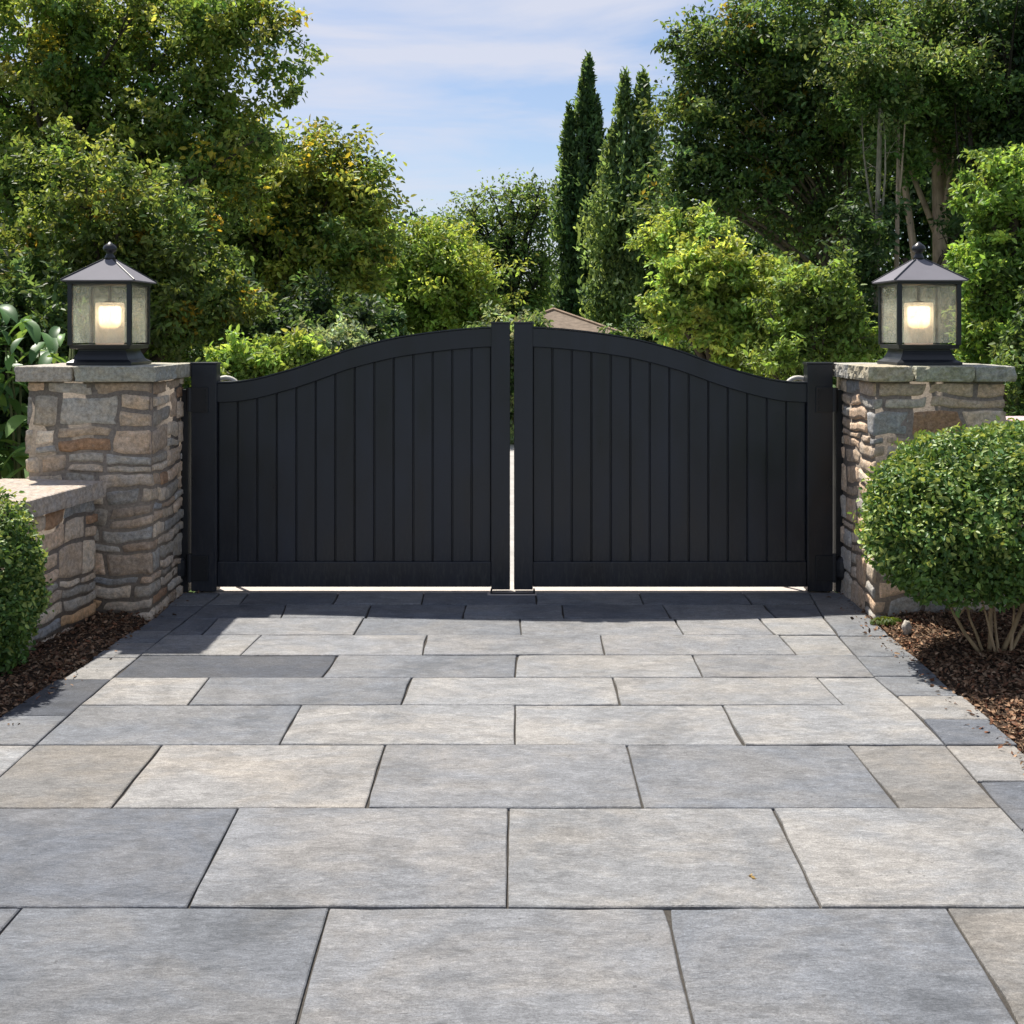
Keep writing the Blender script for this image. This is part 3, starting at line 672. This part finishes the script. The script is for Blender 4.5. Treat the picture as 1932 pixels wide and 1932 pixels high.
# ------------------------------------------------------------------ clipped shrubs
def shrub(name, label, blobs, Y, base_uv, n, leaf_l, pal, seed, stems, tips=(.33, .43, .12), zmin=.03, group=None, thick=.16):
    rg = np.random.default_rng(seed); rd = random.Random(seed)
    bx, by = base_uv; O = np.array([bx, by, 0.0]); s = Y / F
    root = empty(name, tuple(O), label, 'shrub', group)
    B = np.array([(*W(b[0], b[1], Y), b[2] * s, b[4], b[3] * s) for b in blobs])
    B[:, 1] += np.array([b[5] if len(b) > 5 else 0 for b in blobs])
    w = (B[:, 3] * B[:, 5]); w = w / w.sum(); bi = rg.choice(len(B), n, p=w); D = rnd_unit(rg, n)
    lum = np.array([mnoise.fractal(Vector(d * 2.6 + seed + b * 3), 1, 2, 3) for d, b in zip(D, bi)])
    fine_ = np.array([mnoise.noise(Vector(d * 11 + seed)) for d in D])
    dep = rg.random(n) ** 1.7
    r = (1 + .17 * lum + .075 * fine_) - dep * thick / B[bi, 3:].mean(1) + (rg.random(n) < .09) * rg.random(n) * .09
    P = B[bi, :3] + D * B[bi, 3:] * r[:, None]
    inside = np.zeros(n, bool)
    for k in range(len(B)):
        q = ((P - B[k, :3]) / (B[k, 3:] - thick * 1.2)); inside |= (q ** 2).sum(1) < 1
    ok = ~inside & (P[:, 2] > zmin); P = P[ok]; D = D[ok]; dep = dep[ok]; fine_ = fine_[ok]; lum = lum[ok]; n = len(P)
    N = norm(D * .55 + rnd_unit(rg, n) * .85 + np.array([0, 0, .3])); T = norm(D * .7 + rnd_unit(rg, n) * .9 + np.array([0, 0, .25]))
    L = leaf_l * rg.uniform(.6, 1.3, n); C = tones(rg, pal, n) * 1.55 * rg.uniform(.75, 1.25, (n, 1)) * (1 + .25 * lum[:, None])
    tip = (dep < .16) & (rg.random(n) < np.clip(.42 + fine_ * .9, 0, .9)) & (D[:, 2] > -.35); C[tip] = np.array(tips) * rg.uniform(.6, 1.15, (tip.sum(), 1))
    leaf_mesh('foliage', P - O, N, T, L, L * .30, np.clip(C, .004, .6), M_GLOSSLEAF, root, .3, .12)
    # twigs inside the crown
    for (u0, v0, u1, v1, r0) in stems:
        mb = MB(); k = rd.uniform(-.10, .14)
        a = Vector((W(u0, v0, by)[0] - bx, rd.uniform(-.05, .05), -.01)); e = Vector(W(u1, v1, by)) - Vector(O) + Vector((0, k, 0))
        m_ = a.lerp(e, .45) + Vector((rd.uniform(-.03, .03), rd.uniform(-.03, .03), -.01)); ps = [a.lerp(m_, q).lerp(m_.lerp(e, q), q) + Vector((rd.uniform(-.006, .006), 0, 0)) for q in (0, .2, .4, .6, .8, 1)]
        c = rd.choice([(.34, .25, .14), (.40, .29, .17), (.28, .20, .12)])
        mb.tube(ps, [r0 * 1.2, r0, r0 * .9, r0 * .8, r0 * .65, r0 * .5], 8, c)
        e2 = e + Vector((rd.uniform(-.12, .12), rd.uniform(-.08, .08), .2)); mb.tube([ps[4], e2], [r0 * .5, r0 * .3], 6, c)
        b2 = ps[3]; e3 = b2 + Vector((rd.uniform(-.15, .15), rd.uniform(-.1, .1), .18)); mb.tube([b2, b2.lerp(e3, .5), e3], [r0 * .45, r0 * .35, r0 * .2], 6, c)
        mb.build('stem', M_BARK, root, True)
    return root
BOX = [(.050, .105, .024), (.075, .14, .03), (.035, .075, .022), (.06, .12, .04), (.10, .16, .035)]
shrub('clipped_shrub', 'large rounded shrub with bare lower stems in front of the right pillar',
      [(1905, 975, 250, 150, .68, .02), (1790, 1010, 150, 120, .50, 0), (1850, 905, 165, 92, .50, .02), (1730, 975, 92, 100, .36, -.02), (1750, 1045, 90, 75, .36, 0), (1700, 920, 55, 45, .3, 0), (1900, 862, 90, 56, .4, 0), (1965, 872, 110, 68, .45, .05), (1960, 920, 170, 112, .55, .1)], 6.35,
      (2.62, 6.38), 74000, .034, BOX, 71,
      [(1858, 1240, 1778, 1108, .011), (1864, 1240, 1806, 1100, .008), (1870, 1238, 1866, 1096, .013), (1880, 1240, 1884, 1100, .008), (1890, 1238, 1950, 1090, .014),
       (1896, 1240, 1990, 1110, .011), (1876, 1240, 1836, 1090, .007), (1900, 1238, 1924, 1090, .008)])
shrub('clipped_shrub', 'small-leaved boxwood shrub cut off by the frame in front of the left wall',
      [(-50, 1100, 118, 176, .42, .0), (-66, 1180, 116, 110, .42, 0), (-120, 1080, 130, 160, .5, 0)], 6.0,
      (-2.75, 6.0), 42000, .030, BOX, 72, [(-60, 1285, -40, 1150, .012), (-70, 1285, -90, 1150, .012), (-50, 1285, -10, 1160, .010)], thick=.14)

# small things on the ground
rd = random.Random(9)
def pebble(name, label, x, y, z, r, col, cat):
    bm = bmesh.new(); bmesh.ops.create_icosphere(bm, subdivisions=3, radius=1)
    for v in bm.verts:
        k = 1 + mnoise.noise(v.co * 1.6 + Vector((x * 9, y, 0))) * .35; v.co = Vector((v.co.x * r[0] * k, v.co.y * r[1] * k, v.co.z * r[2] * k))
    m = MB(); bm.verts.index_update(); m.add([v.co[:] for v in bm.verts], [[v.index for v in f.verts] for f in bm.faces], col); bm.free()
    o = m.build(name, M_ROCK, None, True); o.location = (x, y, z); tag(o, label, cat); return o
pebble('garden_stone', 'pale upright stone in the mulch near the base of the right pillar', 2.30, 6.86, .04, (.028, .025, .05), (.42, .40, .36), 'stone')
rg = np.random.default_rng(31); n = 260; D = rnd_unit(rg, n); D[:, 2] = np.abs(D[:, 2]) * .8; P = D * np.array([.10, .05, .035]) * rg.random((n, 1)) ** .4
o = leaf_mesh('weed', P, norm(D + np.array([0, 0, .8])), D, np.full(n, .024), np.full(n, .008), tones(rg, LIME, n) * .7, M_LEAF); o.location = (2.27, 7.12, .02)
tag(o, 'low green weed sprouting at the foot of the right pillar', 'weed')
P = np.array([[0, 0, 0.004], [.004, .008, .006]]); lx, ly = G(1417, 1658)
o = leaf_mesh('fallen_leaf', P, np.array([[.3, 0, 1.], [-.3, .2, 1]]), np.array([[1, .4, 0.], [-.3, 1, 0]]), np.array([.028, .022]), np.array([.009, .008]), np.array([[.55, .40, .16], [.5, .36, .15]]), M_LEAF); o.location = (lx, ly, .0015)
tag(o, 'tiny dried yellow leaf lying on a pale driveway slab', 'leaf')

# ------------------------------------------------------------------ low house beyond
t = empty('garden_house', (.75, 22.2, ground_z(22.2)), 'low house with a brown hipped roof showing above the gate', 'house')
bz = ground_z(22.2); m = MB(); m.box((-1.5, -2.1, 0), (1.5, 2.1, 1.52 - bz)); m.build('wall', M_WALL, t)
m = MB(); e = 1.50 - bz; r = 2.15 - bz; a, b, c = 1.75, 2.4, 1.0
vs = [(-a, -b, e), (a, -b, e), (a, b, e), (-a, b, e), (0, -c, r), (0, c, r), (-a, -b, e - .1), (a, -b, e - .1), (a, b, e - .1), (-a, b, e - .1)]
m.add(vs, [(0, 1, 4), (1, 2, 5, 4), (2, 3, 5), (3, 0, 4, 5), (0, 6, 7, 1), (1, 7, 8, 2), (2, 8, 9, 3), (3, 9, 6, 0), (6, 9, 8, 7)]); rf = m.build('roof', M_ROOF, t)
m = MB(); m.tube([(0, -c, r + .01), (0, c, r + .01)], .035, 6)
for q in ((-a, -b), (a, -b), (a, b), (-a, b)): m.tube([(0, -c if q[1] < 0 else c, r + .01), (q[0], q[1], e + .01)], .028, 6)
m.build('ridge_tiles', mat_simple('ridge', (.30, .22, .16), .9), rf)

# ------------------------------------------------------------------ trees and shrubs
AMB = ((.42, .37, .05), .07)
# left side
tree('broadleaf_tree', 'tall olive green tree filling the upper left corner, branch tips reaching over the sky', 13.5, 120,
     [(60, 60, 230, 150), (250, 60, 190, 110), (420, 70, 120, 80), (505, 130, 60, 36), (556, 165, 34, 16), (400, 190, 110, 60), (130, 250, 190, 130), (470, 248, 62, 34), (320, 300, 150, 90), (60, 380, 120, 110), (520, 60, 45, 40), (430, 330, 90, 70), (200, 400, 120, 90), (330, 410, 100, 70)],
     OLIVE, 101, 10.5, 660, 120, .30, accent=AMB, limbs=30, trunk_r=.15, shell=.35)
tree('broadleaf_tree', 'yellowing rounded tree left of the open sky, beside the tall corner tree', 17, 560,
     [(570, 350, 95, 75), (490, 380, 90, 90), (640, 335, 62, 50), (690, 400, 52, 60), (480, 440, 120, 110), (620, 480, 110, 90), (400, 500, 110, 110), (540, 560, 120, 80), (690, 500, 40, 50)],
     OLIVE + [(.15, .19, .02), (.18, .20, .025)], 102, 10, 520, 120, .30, accent=AMB, limbs=24, shell=.4)
tree('broadleaf_tree', 'dark green tree directly behind the left lantern', 10.8, 215,
     [(200, 430, 150, 130), (90, 540, 130, 130), (330, 520, 110, 130), (250, 640, 160, 90), (60, 700, 120, 110), (420, 600, 60, 70)],
     [(.045, .085, .02), (.07, .115, .02), (.04, .08, .02), (.11, .14, .022), (.09, .13, .022)], 103, 11, 420, 110, .26, accent=((.36, .27, .04), .05), limbs=16, shell=.35)
tree('leafy_bush', 'dark shadowy bush low behind the gate left end', 11.5, 600,
     [(600, 620, 100, 60), (690, 640, 90, 50), (500, 650, 60, 50)], DARK, 104, 11, 160, 110, .22, cat='bush', limbs=6, trunk_r=.05)
tree('leafy_bush', 'light yellow-green bush just above the low left end of the gate', 9.6, 490,
     [(490, 690, 75, 44), (545, 680, 50, 34), (430, 705, 50, 40)], LIME, 105, 11, 110, 90, .18, cat='bush', limbs=5, trunk_r=.04)
tree('leafy_bush', 'pale grey-green bush peeping over the rising rail of the left gate leaf', 10, 635,
     [(625, 665, 62, 38), (585, 685, 40, 30), (665, 655, 36, 28)], PALE, 106, 10, 100, 90, .16, cat='bush', limbs=5, trunk_r=.04)
tree('leafy_bush', 'bright lime bush behind the middle of the left gate leaf', 22, 820,
     [(825, 520, 95, 75), (765, 490, 50, 45), (880, 550, 55, 62), (760, 580, 60, 60), (840, 590, 90, 50), (720, 540, 50, 60), (850, 470, 45, 30)],
     [(.13, .20, .025), (.17, .22, .03), (.09, .155, .022)], 107, 8.5, 330, 110, .26, cat='bush', limbs=14, shell=.4)
tree('broadleaf_tree', 'spreading mid green tree in the centre distance with sky gaps', 34, 966,
     [(960, 400, 80, 52), (880, 425, 58, 34), (850, 445, 40, 22), (1018, 410, 44, 44), (925, 470, 75, 34), (1010, 490, 50, 40), (985, 370, 36, 22), (960, 560, 70, 50), (1020, 570, 60, 50), (850, 440, 26, 18)],
     [(.075, .125, .03), (.10, .15, .035), (.055, .10, .028)], 108, 7, 330, 46, .20, limbs=40, trunk_r=.24, shell=.3, bark=(.03, .03, .025))
tree('leafy_bush', 'dark foliage filling the gap below the central tree', 38, 1040,
     [(1060, 560, 60, 60), (960, 600, 60, 40), (900, 590, 70, 50), (1130, 590, 60, 50)], MIDG, 109, 7, 160, 90, .24, cat='bush', limbs=6)
tree('leafy_bush', 'pale green bush against the left side of the brown hipped roof', 18.9, 975,
     [(968, 760, 55, 70), (975, 655, 42, 40), (1004, 606, 18, 12), (930, 640, 40, 50)], PALE + MIDG, 118, 9, 130, 90, .16, cat='bush', limbs=5, trunk_r=.05)
tree('leafy_bush', 'small dark green bush hiding the right end of the brown hipped roof', 17.5, 1190,
     [(1185, 652, 42, 26), (1235, 665, 40, 28)], DARK + MIDG, 119, 9, 90, 90, .16, cat='bush', limbs=4, trunk_r=.04)
# columnar trees
def column(name, label, Y, base_u, prof, pal, seed, n, leafpx, lobes):
    rg = np.random.default_rng(seed); s = Y / F; bz = ground_z(Y); bx = (base_u - CX) * s
    root = empty(name, (bx, Y, bz), label, 'tree', 'columnar trees beyond the gate'); O = np.array([bx, Y, bz])
    P_, D_, t_ = [], [], []
    for (ut, vt, ub, vb, wmax, k, wtop) in lobes:
        m = int(n * k); f = rg.random(m) ** .8; u = lerp(ut, ub, f); v = lerp(vt, vb, f); wv = wmax * np.clip((f * 1.9) ** .75, .05, 1) * (1 - .25 * np.clip(f - .75, 0, 1) * 4 * .6)
        strand = rg.integers(0, 26, m); an = strand / 26 * 6.283 * 3.7 + rg.normal(size=m) * .18; rr = (.45 + .62 * rg.random(m) ** .8) * (1 + .46 * np.sin(strand * 7.3 + f * 14 + seed))
        x = (u - CX) * s + np.cos(an) * wv * s * rr; y = Y + np.sin(an) * wv * s * rr; z = CH - (v - HZ) * s + rg.normal(size=m) * 7 * s
        P_.append(np.stack([x, y, z], 1)); D_.append(np.stack([np.cos(an), np.sin(an), np.full(m, .5)], 1)); t_.append(strand + 30 * (f * 9).astype(int))
    P = np.concatenate(P_); D = np.concatenate(D_); tt = np.concatenate(t_); ok = P[:, 2] > bz; P, D, tt = P[ok], D[ok], tt[ok]; m = len(P)
    ct = tones(rg, pal, 400) * rg.uniform(.6, 1.5, (400, 1)) * 2.6; C = ct[tt % 400] * rg.uniform(.7, 1.3, (m, 1)); N = norm(D * .5 + rnd_unit(rg, m)); T = norm(np.array([0, 0, 1.]) + D * .3 + rnd_unit(rg, m) * .5)
    L = leafpx * 1.2 * s * rg.uniform(.6, 1.5, m); leaf_mesh('crown', P - O, N, T, L, L * .27, np.clip(C, .004, .5), M_LEAF, root)
    mb = MB()
    for (ut, vt, ub, vb, wmax, k, wtop) in lobes[:2]:
        a = Vector((0, 0, 0)); e = Vector(W(ut, vt + 12, Y)) - Vector(O); mb.tube([a, a.lerp(e, .3) + Vector(((ub - CX) * s - bx, 0, 0)) * .5, a.lerp(e, .7), e], [.22, .16, .08, .015], 8, BARKD)
    mb.build('trunk', M_BARK, root, True)
column('columnar_tree', 'tallest dark columnar tree, single pointed top right of the open sky', 30, 1100, None, CYP, 121, 22000, 8,
       [(1110, 114, 1100, 600, 36, .58, 4), (1074, 208, 1078, 600, 28, .26, 4), (1127, 190, 1114, 600, 24, .16, 3)])
column('columnar_tree', 'columnar tree with twin pointed tops, greener, beside the taller dark one', 26, 1190, None, [(.05, .085, .035), (.065, .10, .035), (.04, .07, .028), (.085, .12, .04)], 122, 31000, 8,
       [(1180, 140, 1180, 610, 42, .22, 4), (1214, 142, 1208, 610, 46, .30, 4), (1160, 240, 1164, 620, 52, .24, 4), (1214, 250, 1202, 625, 74, .24, 4)])
# right side
tree('broadleaf_tree', 'big dark green tree right of the columnar trees, reaching over the sky', 17, 1592,
     [(1430, 70, 110, 80), (1280, 330, 50, 40), (1300, 400, 70, 50), (1350, 130, 80, 70), (1310, 215, 62, 44), (1420, 210, 110, 80), (1540, 150, 110, 110), (1350, 300, 90, 50), (1480, 310, 110, 70), (1590, 240, 80, 80), (1400, 385, 110, 45), (1540, 410, 100, 50), (1290, 90, 34, 22), (1262, 200, 26, 12)],
     [(.045, .085, .02), (.065, .11, .022), (.035, .07, .022), (.10, .14, .025), (.05, .10, .035)], 131, 9.5, 620, 88, .29, limbs=34, trunk_r=.09, shell=.3, bark=(.12, .10, .07), accent=((.26, .22, .04), .03),
     extra=[(1592, 700, 1575, 470, .045, .03), (1600, 700, 1612, 430, .03, .02), (1560, 690, 1480, 440, .03, .018)])
tree('broadleaf_tree', 'tall tree with a thick pale brown trunk behind the right lantern', 16, 1778,
     [(1560, 30, 110, 70), (1700, 262, 60, 40), (1850, 300, 50, 50), (1640, 230, 70, 40), (1760, 60, 150, 90), (1650, 120, 110, 90), (1860, 90, 110, 100), (1720, 190, 120, 60), (1840, 210, 90, 60), (1660, 300, 50, 40, -1), (1810, 330, 34, 40, -1)],
     MIDG, 132, 10, 460, 115, .30, bark=(.42, .32, .24), trunk_r=.125, limbs=6, shell=.35, lean=(1772 - CX) * 16 / F,
     extra=[(1748, 640, 1692, 240, .06, .035)])
tree('broadleaf_tree', 'dark tree with forked black branches in the upper right corner', 15, 1905,
     [(1900, 60, 110, 100), (1960, 180, 90, 120), (1880, 250, 60, 60), (1990, 320, 90, 90)],
     DARK, 133, 10.5, 230, 110, .28, bark=(.03, .026, .02), trunk_r=.10, limbs=20, shell=.35, extra=[(1890, 700, 1850, 60, .055, .03), (1850, 560, 1905, 90, .03, .02)])
for i, (u, Yt, r_, top, c, lab) in enumerate([(1655, 14.6, .042, 3.9, BARKG, 'slender grey-brown tree, leftmost bare stem of the grove behind the right lantern'),
                                      (1690, 14.9, .034, 4.6, BARKL, 'slender tan tree stem second in the grove behind the right lantern'),
                                      (1828, 14.9, .06, 5.0, (.05, .04, .03), 'thin dark tree right of the thick pale trunk')]):
    tree('slender_tree', lab, Yt, u, [(u - 10, 130, 90, 60), (u + 15, 190, 60, 40)], MIDG, 140 + i, 9, 60, 100, .28, bark=c, trunk_r=r_, limbs=3, shell=.3, group='slender trees of the grove')
tree('leafy_bush', 'bright yellow-lime bush right of the columnar trees, bulging over the gate', 12.5, 1350,
     [(1285, 575, 62, 52), (1330, 510, 80, 50), (1410, 560, 95, 75), (1450, 640, 95, 60), (1340, 610, 70, 50), (1400, 690, 70, 40), (1300, 440, 60, 40, 1.2), (1360, 430, 60, 40, 1.5)],
     LIME + [(.19, .23, .03)], 151, 10, 420, 110, .20, cat='bush', limbs=16, shell=.35)
tree('leafy_bush', 'mid green bush between the lime bush and the right pillar', 11, 1530,
     [(1500, 560, 50, 40), (1520, 620, 70, 60), (1490, 690, 70, 45), (1560, 560, 50, 60), (1600, 650, 50, 60)],
     [(.09, .15, .025), (.14, .20, .03), (.06, .10, .02)], 152, 10, 170, 95, .19, cat='bush', limbs=8, trunk_r=.04, shell=.35)
tree('leafy_bush', 'lime green bush at the right edge behind the right lantern', 10.5, 1900,
     [(1890, 350, 62, 62), (1905, 430, 80, 80), (1870, 520, 60, 60), (1890, 620, 75, 80), (1960, 540, 80, 150), (1850, 650, 40, 50)],
     [(.10, .18, .025), (.15, .22, .03), (.07, .13, .025)], 153, 10.5, 330, 105, .20, cat='bush', limbs=14, shell=.35)
tree('leafy_bush', 'dark green bush filling the gap behind the right lantern', 14.5, 1700,
     [(1630, 470, 50, 80), (1838, 470, 34, 90), (1680, 640, 90, 70), (1780, 650, 90, 60), (1620, 600, 60, 50), (1850, 700, 90, 90), (1940, 740, 80, 80)], DARK, 154, 10, 260, 100, .24, cat='bush', limbs=8)
# darker trees behind, closing the view
bk = [(-40, 24, [(60, 360, 220, 150), (-60, 520, 200, 160)], 'dark tree closing the far left background'),
      (300, 25, [(300, 370, 150, 110), (300, 520, 170, 130)], 'dark tree behind the corner tree on the left'),
      (640, 28, [(560, 400, 120, 90), (660, 480, 100, 90), (600, 580, 140, 80)], 'dark tree behind the yellowing tree'),
      (1320, 30, [(1340, 470, 80, 60), (1330, 560, 100, 80), (1450, 520, 110, 120)], 'dark tree behind the lime bush on the right'),
      (1600, 27, [(1620, 330, 120, 90), (1600, 430, 140, 120), (1580, 600, 150, 120)], 'dark tree behind the grove, left of the pale trunk'),
      (1800, 26, [(1780, 200, 130, 180), (1800, 420, 130, 140), (1800, 600, 140, 120)], 'dark tree behind the thick pale trunk'),
      (2000, 24, [(1980, 180, 130, 170), (1990, 420, 140, 150), (1980, 620, 150, 150)], 'dark tree closing the far right background')]
for i, (u, Yt, bl, lab) in enumerate(bk):
    tree('evergreen_tree', lab, Yt, u, bl, DARK, 160 + i, 11, 300, 75, .42, limbs=6, trunk_r=.2, shell=.2, group='dark trees closing the background', up=.2)
# far woodland, one mass
rg = np.random.default_rng(77); nc = 900; cx = rg.uniform(-34, 34, nc); cy = rg.uniform(50, 62, nc); cz = rg.uniform(-1, 1, nc) ** 2 * 0 + rg.random(nc) * 3.6 - 1.1
cc = np.stack([cx, cy, cz], 1); n = 60000; ci = rg.integers(0, nc, n); P = cc[ci] + rg.normal(size=(n, 3)) * .5
tag(leaf_mesh('woodland', P, rnd_unit(rg, n) + np.array([0, 0, .3]), rnd_unit(rg, n), np.full(n, .34), np.full(n, .11), tones(rg, DARK + MIDG, nc)[ci], M_LEAF), 'distant line of dark green woodland beyond the lawn', 'woodland', kind='stuff')

# large-leaved plant behind the left pillar
def big_leaf_plant():
    rg = random.Random(8); Y = 8.75
    root = empty('laurel_shrub', (-3.55, Y, -.05), 'large-leaved glossy shrub at the left edge behind the left pillar', 'shrub')
    mb = MB()
    for i in range(210):
        u = rg.uniform(-140, 128); v = rg.uniform(575, 890); 
        if u > 60 and v > 690: continue
        if u > 20 and v < 585 + (u - 20) * .25: continue
        y = Y + rg.uniform(-.25, .45); b = Vector(W(u, v, y)) - Vector((-3.55, Y, -.05)); L = rg.uniform(.18, .31); w = L * rg.uniform(.15, .21)
        az = rg.uniform(0, 6.28); d = Vector((math.cos(az), math.sin(az) - .3, rg.uniform(-.2, .35))).normalized(); side = d.cross(Vector((0, 0, 1))).normalized(); side = (side + Vector((0, 0, rg.uniform(-.5, .5)))).normalized()
        vs = []; K = 7; p = b.copy(); dd = d.copy(); col = rg.choice([(.055, .12, .035), (.08, .16, .04), (.04, .09, .03), (.11, .19, .05)]); k = rg.uniform(.7, 1.2)
        for j in range(K + 1):
            f = j / K; ww = w * math.sin(math.pi * min(1, f * .93 + .07)) ** .8 * (1 if f < .97 else .1); up = side.cross(dd).normalized()
            vs += [p - side * ww + up * ww * .35, p, p + side * ww + up * ww * .35]
            dd = (dd + Vector((0, 0, -.20))).normalized(); p = p + dd * L / K
        mb.add(vs, [(j * 3 + a, j * 3 + a + 1, j * 3 + a + 4, j * 3 + a + 3) for j in range(K) for a in range(2)], tuple(c * k * 1.7 for c in col))
    mb.build('foliage', M_GLOSSLEAF, root, True)
    mb = MB()
    for i in range(9):
        x = rg.uniform(-.5, .45); mb.tube([(x * .4, rg.uniform(-.1, .2), 0), (x * .8, rg.uniform(-.1, .2), .9), (x, rg.uniform(-.1, .2), 1.7)], [.02, .014, .007], 6, (.10, .12, .05))
    mb.build('stem', M_BARK, root, True)
big_leaf_plant()
tree('leafy_bush', 'dark bush close behind the left pillar and low wall', 9.6, 20, [(10, 700, 90, 150), (-60, 640, 100, 150), (90, 620, 50, 90), (20, 800, 90, 60)], DARK + [(.06, .11, .03)], 171, 13, 220, 90, .2, cat='bush', limbs=6, trunk_r=.04)
tree('leafy_bush', 'dark green bush beside the right pillar behind the wall', 9.6, 1990, [(1960, 700, 60, 90), (2000, 640, 80, 120), (1930, 720, 30, 60)], DARK + MIDG, 172, 11, 150, 90, .2, cat='bush', limbs=6, trunk_r=.04)

# ------------------------------------------------------------------ light, sky, camera
EL, AZ = 62, -36          # sun: high, beyond the gate, a little to the left
d = Vector((math.sin(R(AZ)) * math.cos(R(EL)), math.cos(R(AZ)) * math.cos(R(EL)), math.sin(R(EL))))
ld = bpy.data.lights.new('sun', 'SUN'); ld.energy = 5.0; ld.angle = R(.9); ld.color = (1, .945, .86)
so = bpy.data.objects.new('sun', ld); COL.objects.link(so); so.rotation_euler = d.to_track_quat('Z', 'Y').to_euler()
wd = bpy.data.worlds.new('World'); scene.world = wd; wd.use_nodes = True; nt = wd.node_tree; nt.nodes.clear()
N_ = nt.nodes.new; Lk = nt.links.new
out = N_('ShaderNodeOutputWorld'); bg = N_('ShaderNodeBackground'); sky = N_('ShaderNodeTexSky'); sky.sky_type = 'NISHITA'; sky.sun_disc = False
sky.sun_elevation = R(EL); sky.sun_rotation = R(AZ); sky.air_density = 1.0; sky.dust_density = 1.0; sky.ozone_density = 2.2
tc = N_('ShaderNodeTexCoord'); mp = N_('ShaderNodeMapping'); mp.inputs['Rotation'].default_value = (0, R(13), 0); mp.inputs['Scale'].default_value = (2.2, 1.2, 13)
Lk(tc.outputs['Generated'], mp.inputs['Vector'])
n1 = N_('ShaderNodeTexNoise'); n1.inputs['Scale'].default_value = 1.3; n1.inputs['Detail'].default_value = 7; n1.inputs['Roughness'].default_value = .55; n1.inputs['Distortion'].default_value = .5; Lk(mp.outputs[0], n1.inputs['Vector'])
rp = N_('ShaderNodeMapRange'); rp.inputs[1].default_value = .40; rp.inputs[2].default_value = .62; rp.inputs[3].default_value = 0.10; rp.inputs[4].default_value = .85; Lk(n1.outputs['Fac'], rp.inputs[0])
mx = N_('ShaderNodeMix'); mx.data_type = 'RGBA'; Lk(rp.outputs[0], mx.inputs[0]); tn = N_('ShaderNodeMix'); tn.data_type = 'RGBA'; tn.blend_type = 'MULTIPLY'; tn.inputs[0].default_value = 1; tn.inputs[7].default_value = (.86, .87, .93, 1); Lk(sky.outputs[0], tn.inputs[6]); Lk(tn.outputs[2], mx.inputs[6]); mx.inputs[7].default_value = (5.1, 5.25, 6.0, 1)
Lk(mx.outputs[2], bg.inputs['Color']); bg.inputs['Strength'].default_value = .086; Lk(bg.outputs[0], out.inputs['Surface'])

cd = bpy.data.cameras.new('camera'); co = bpy.data.objects.new('camera', cd); COL.objects.link(co); scene.camera = co
co.location = (0, 0, CH); co.rotation_euler = (R(90), 0, 0); cd.sensor_width = 36; cd.lens = 36 * F / 1932; cd.clip_end = 1500; cd.clip_start = .05
cd.shift_y = -(966 - HZ) / 1932; cd.shift_x = 0
vs = scene.view_settings; vs.view_transform = 'Standard'; vs.look = 'None'; vs.gamma = 1; vs.exposure = .75; vs.use_curve_mapping = False
c = scene.cycles; c.use_denoising = True; c.max_bounces = 8; c.diffuse_bounces = 4; c.transparent_max_bounces = 12; c.sample_clamp_indirect = 6
try: c.denoiser = 'OPENIMAGEDENOISE'; c.denoising_prefilter = 'ACCURATE'
except Exception: pass
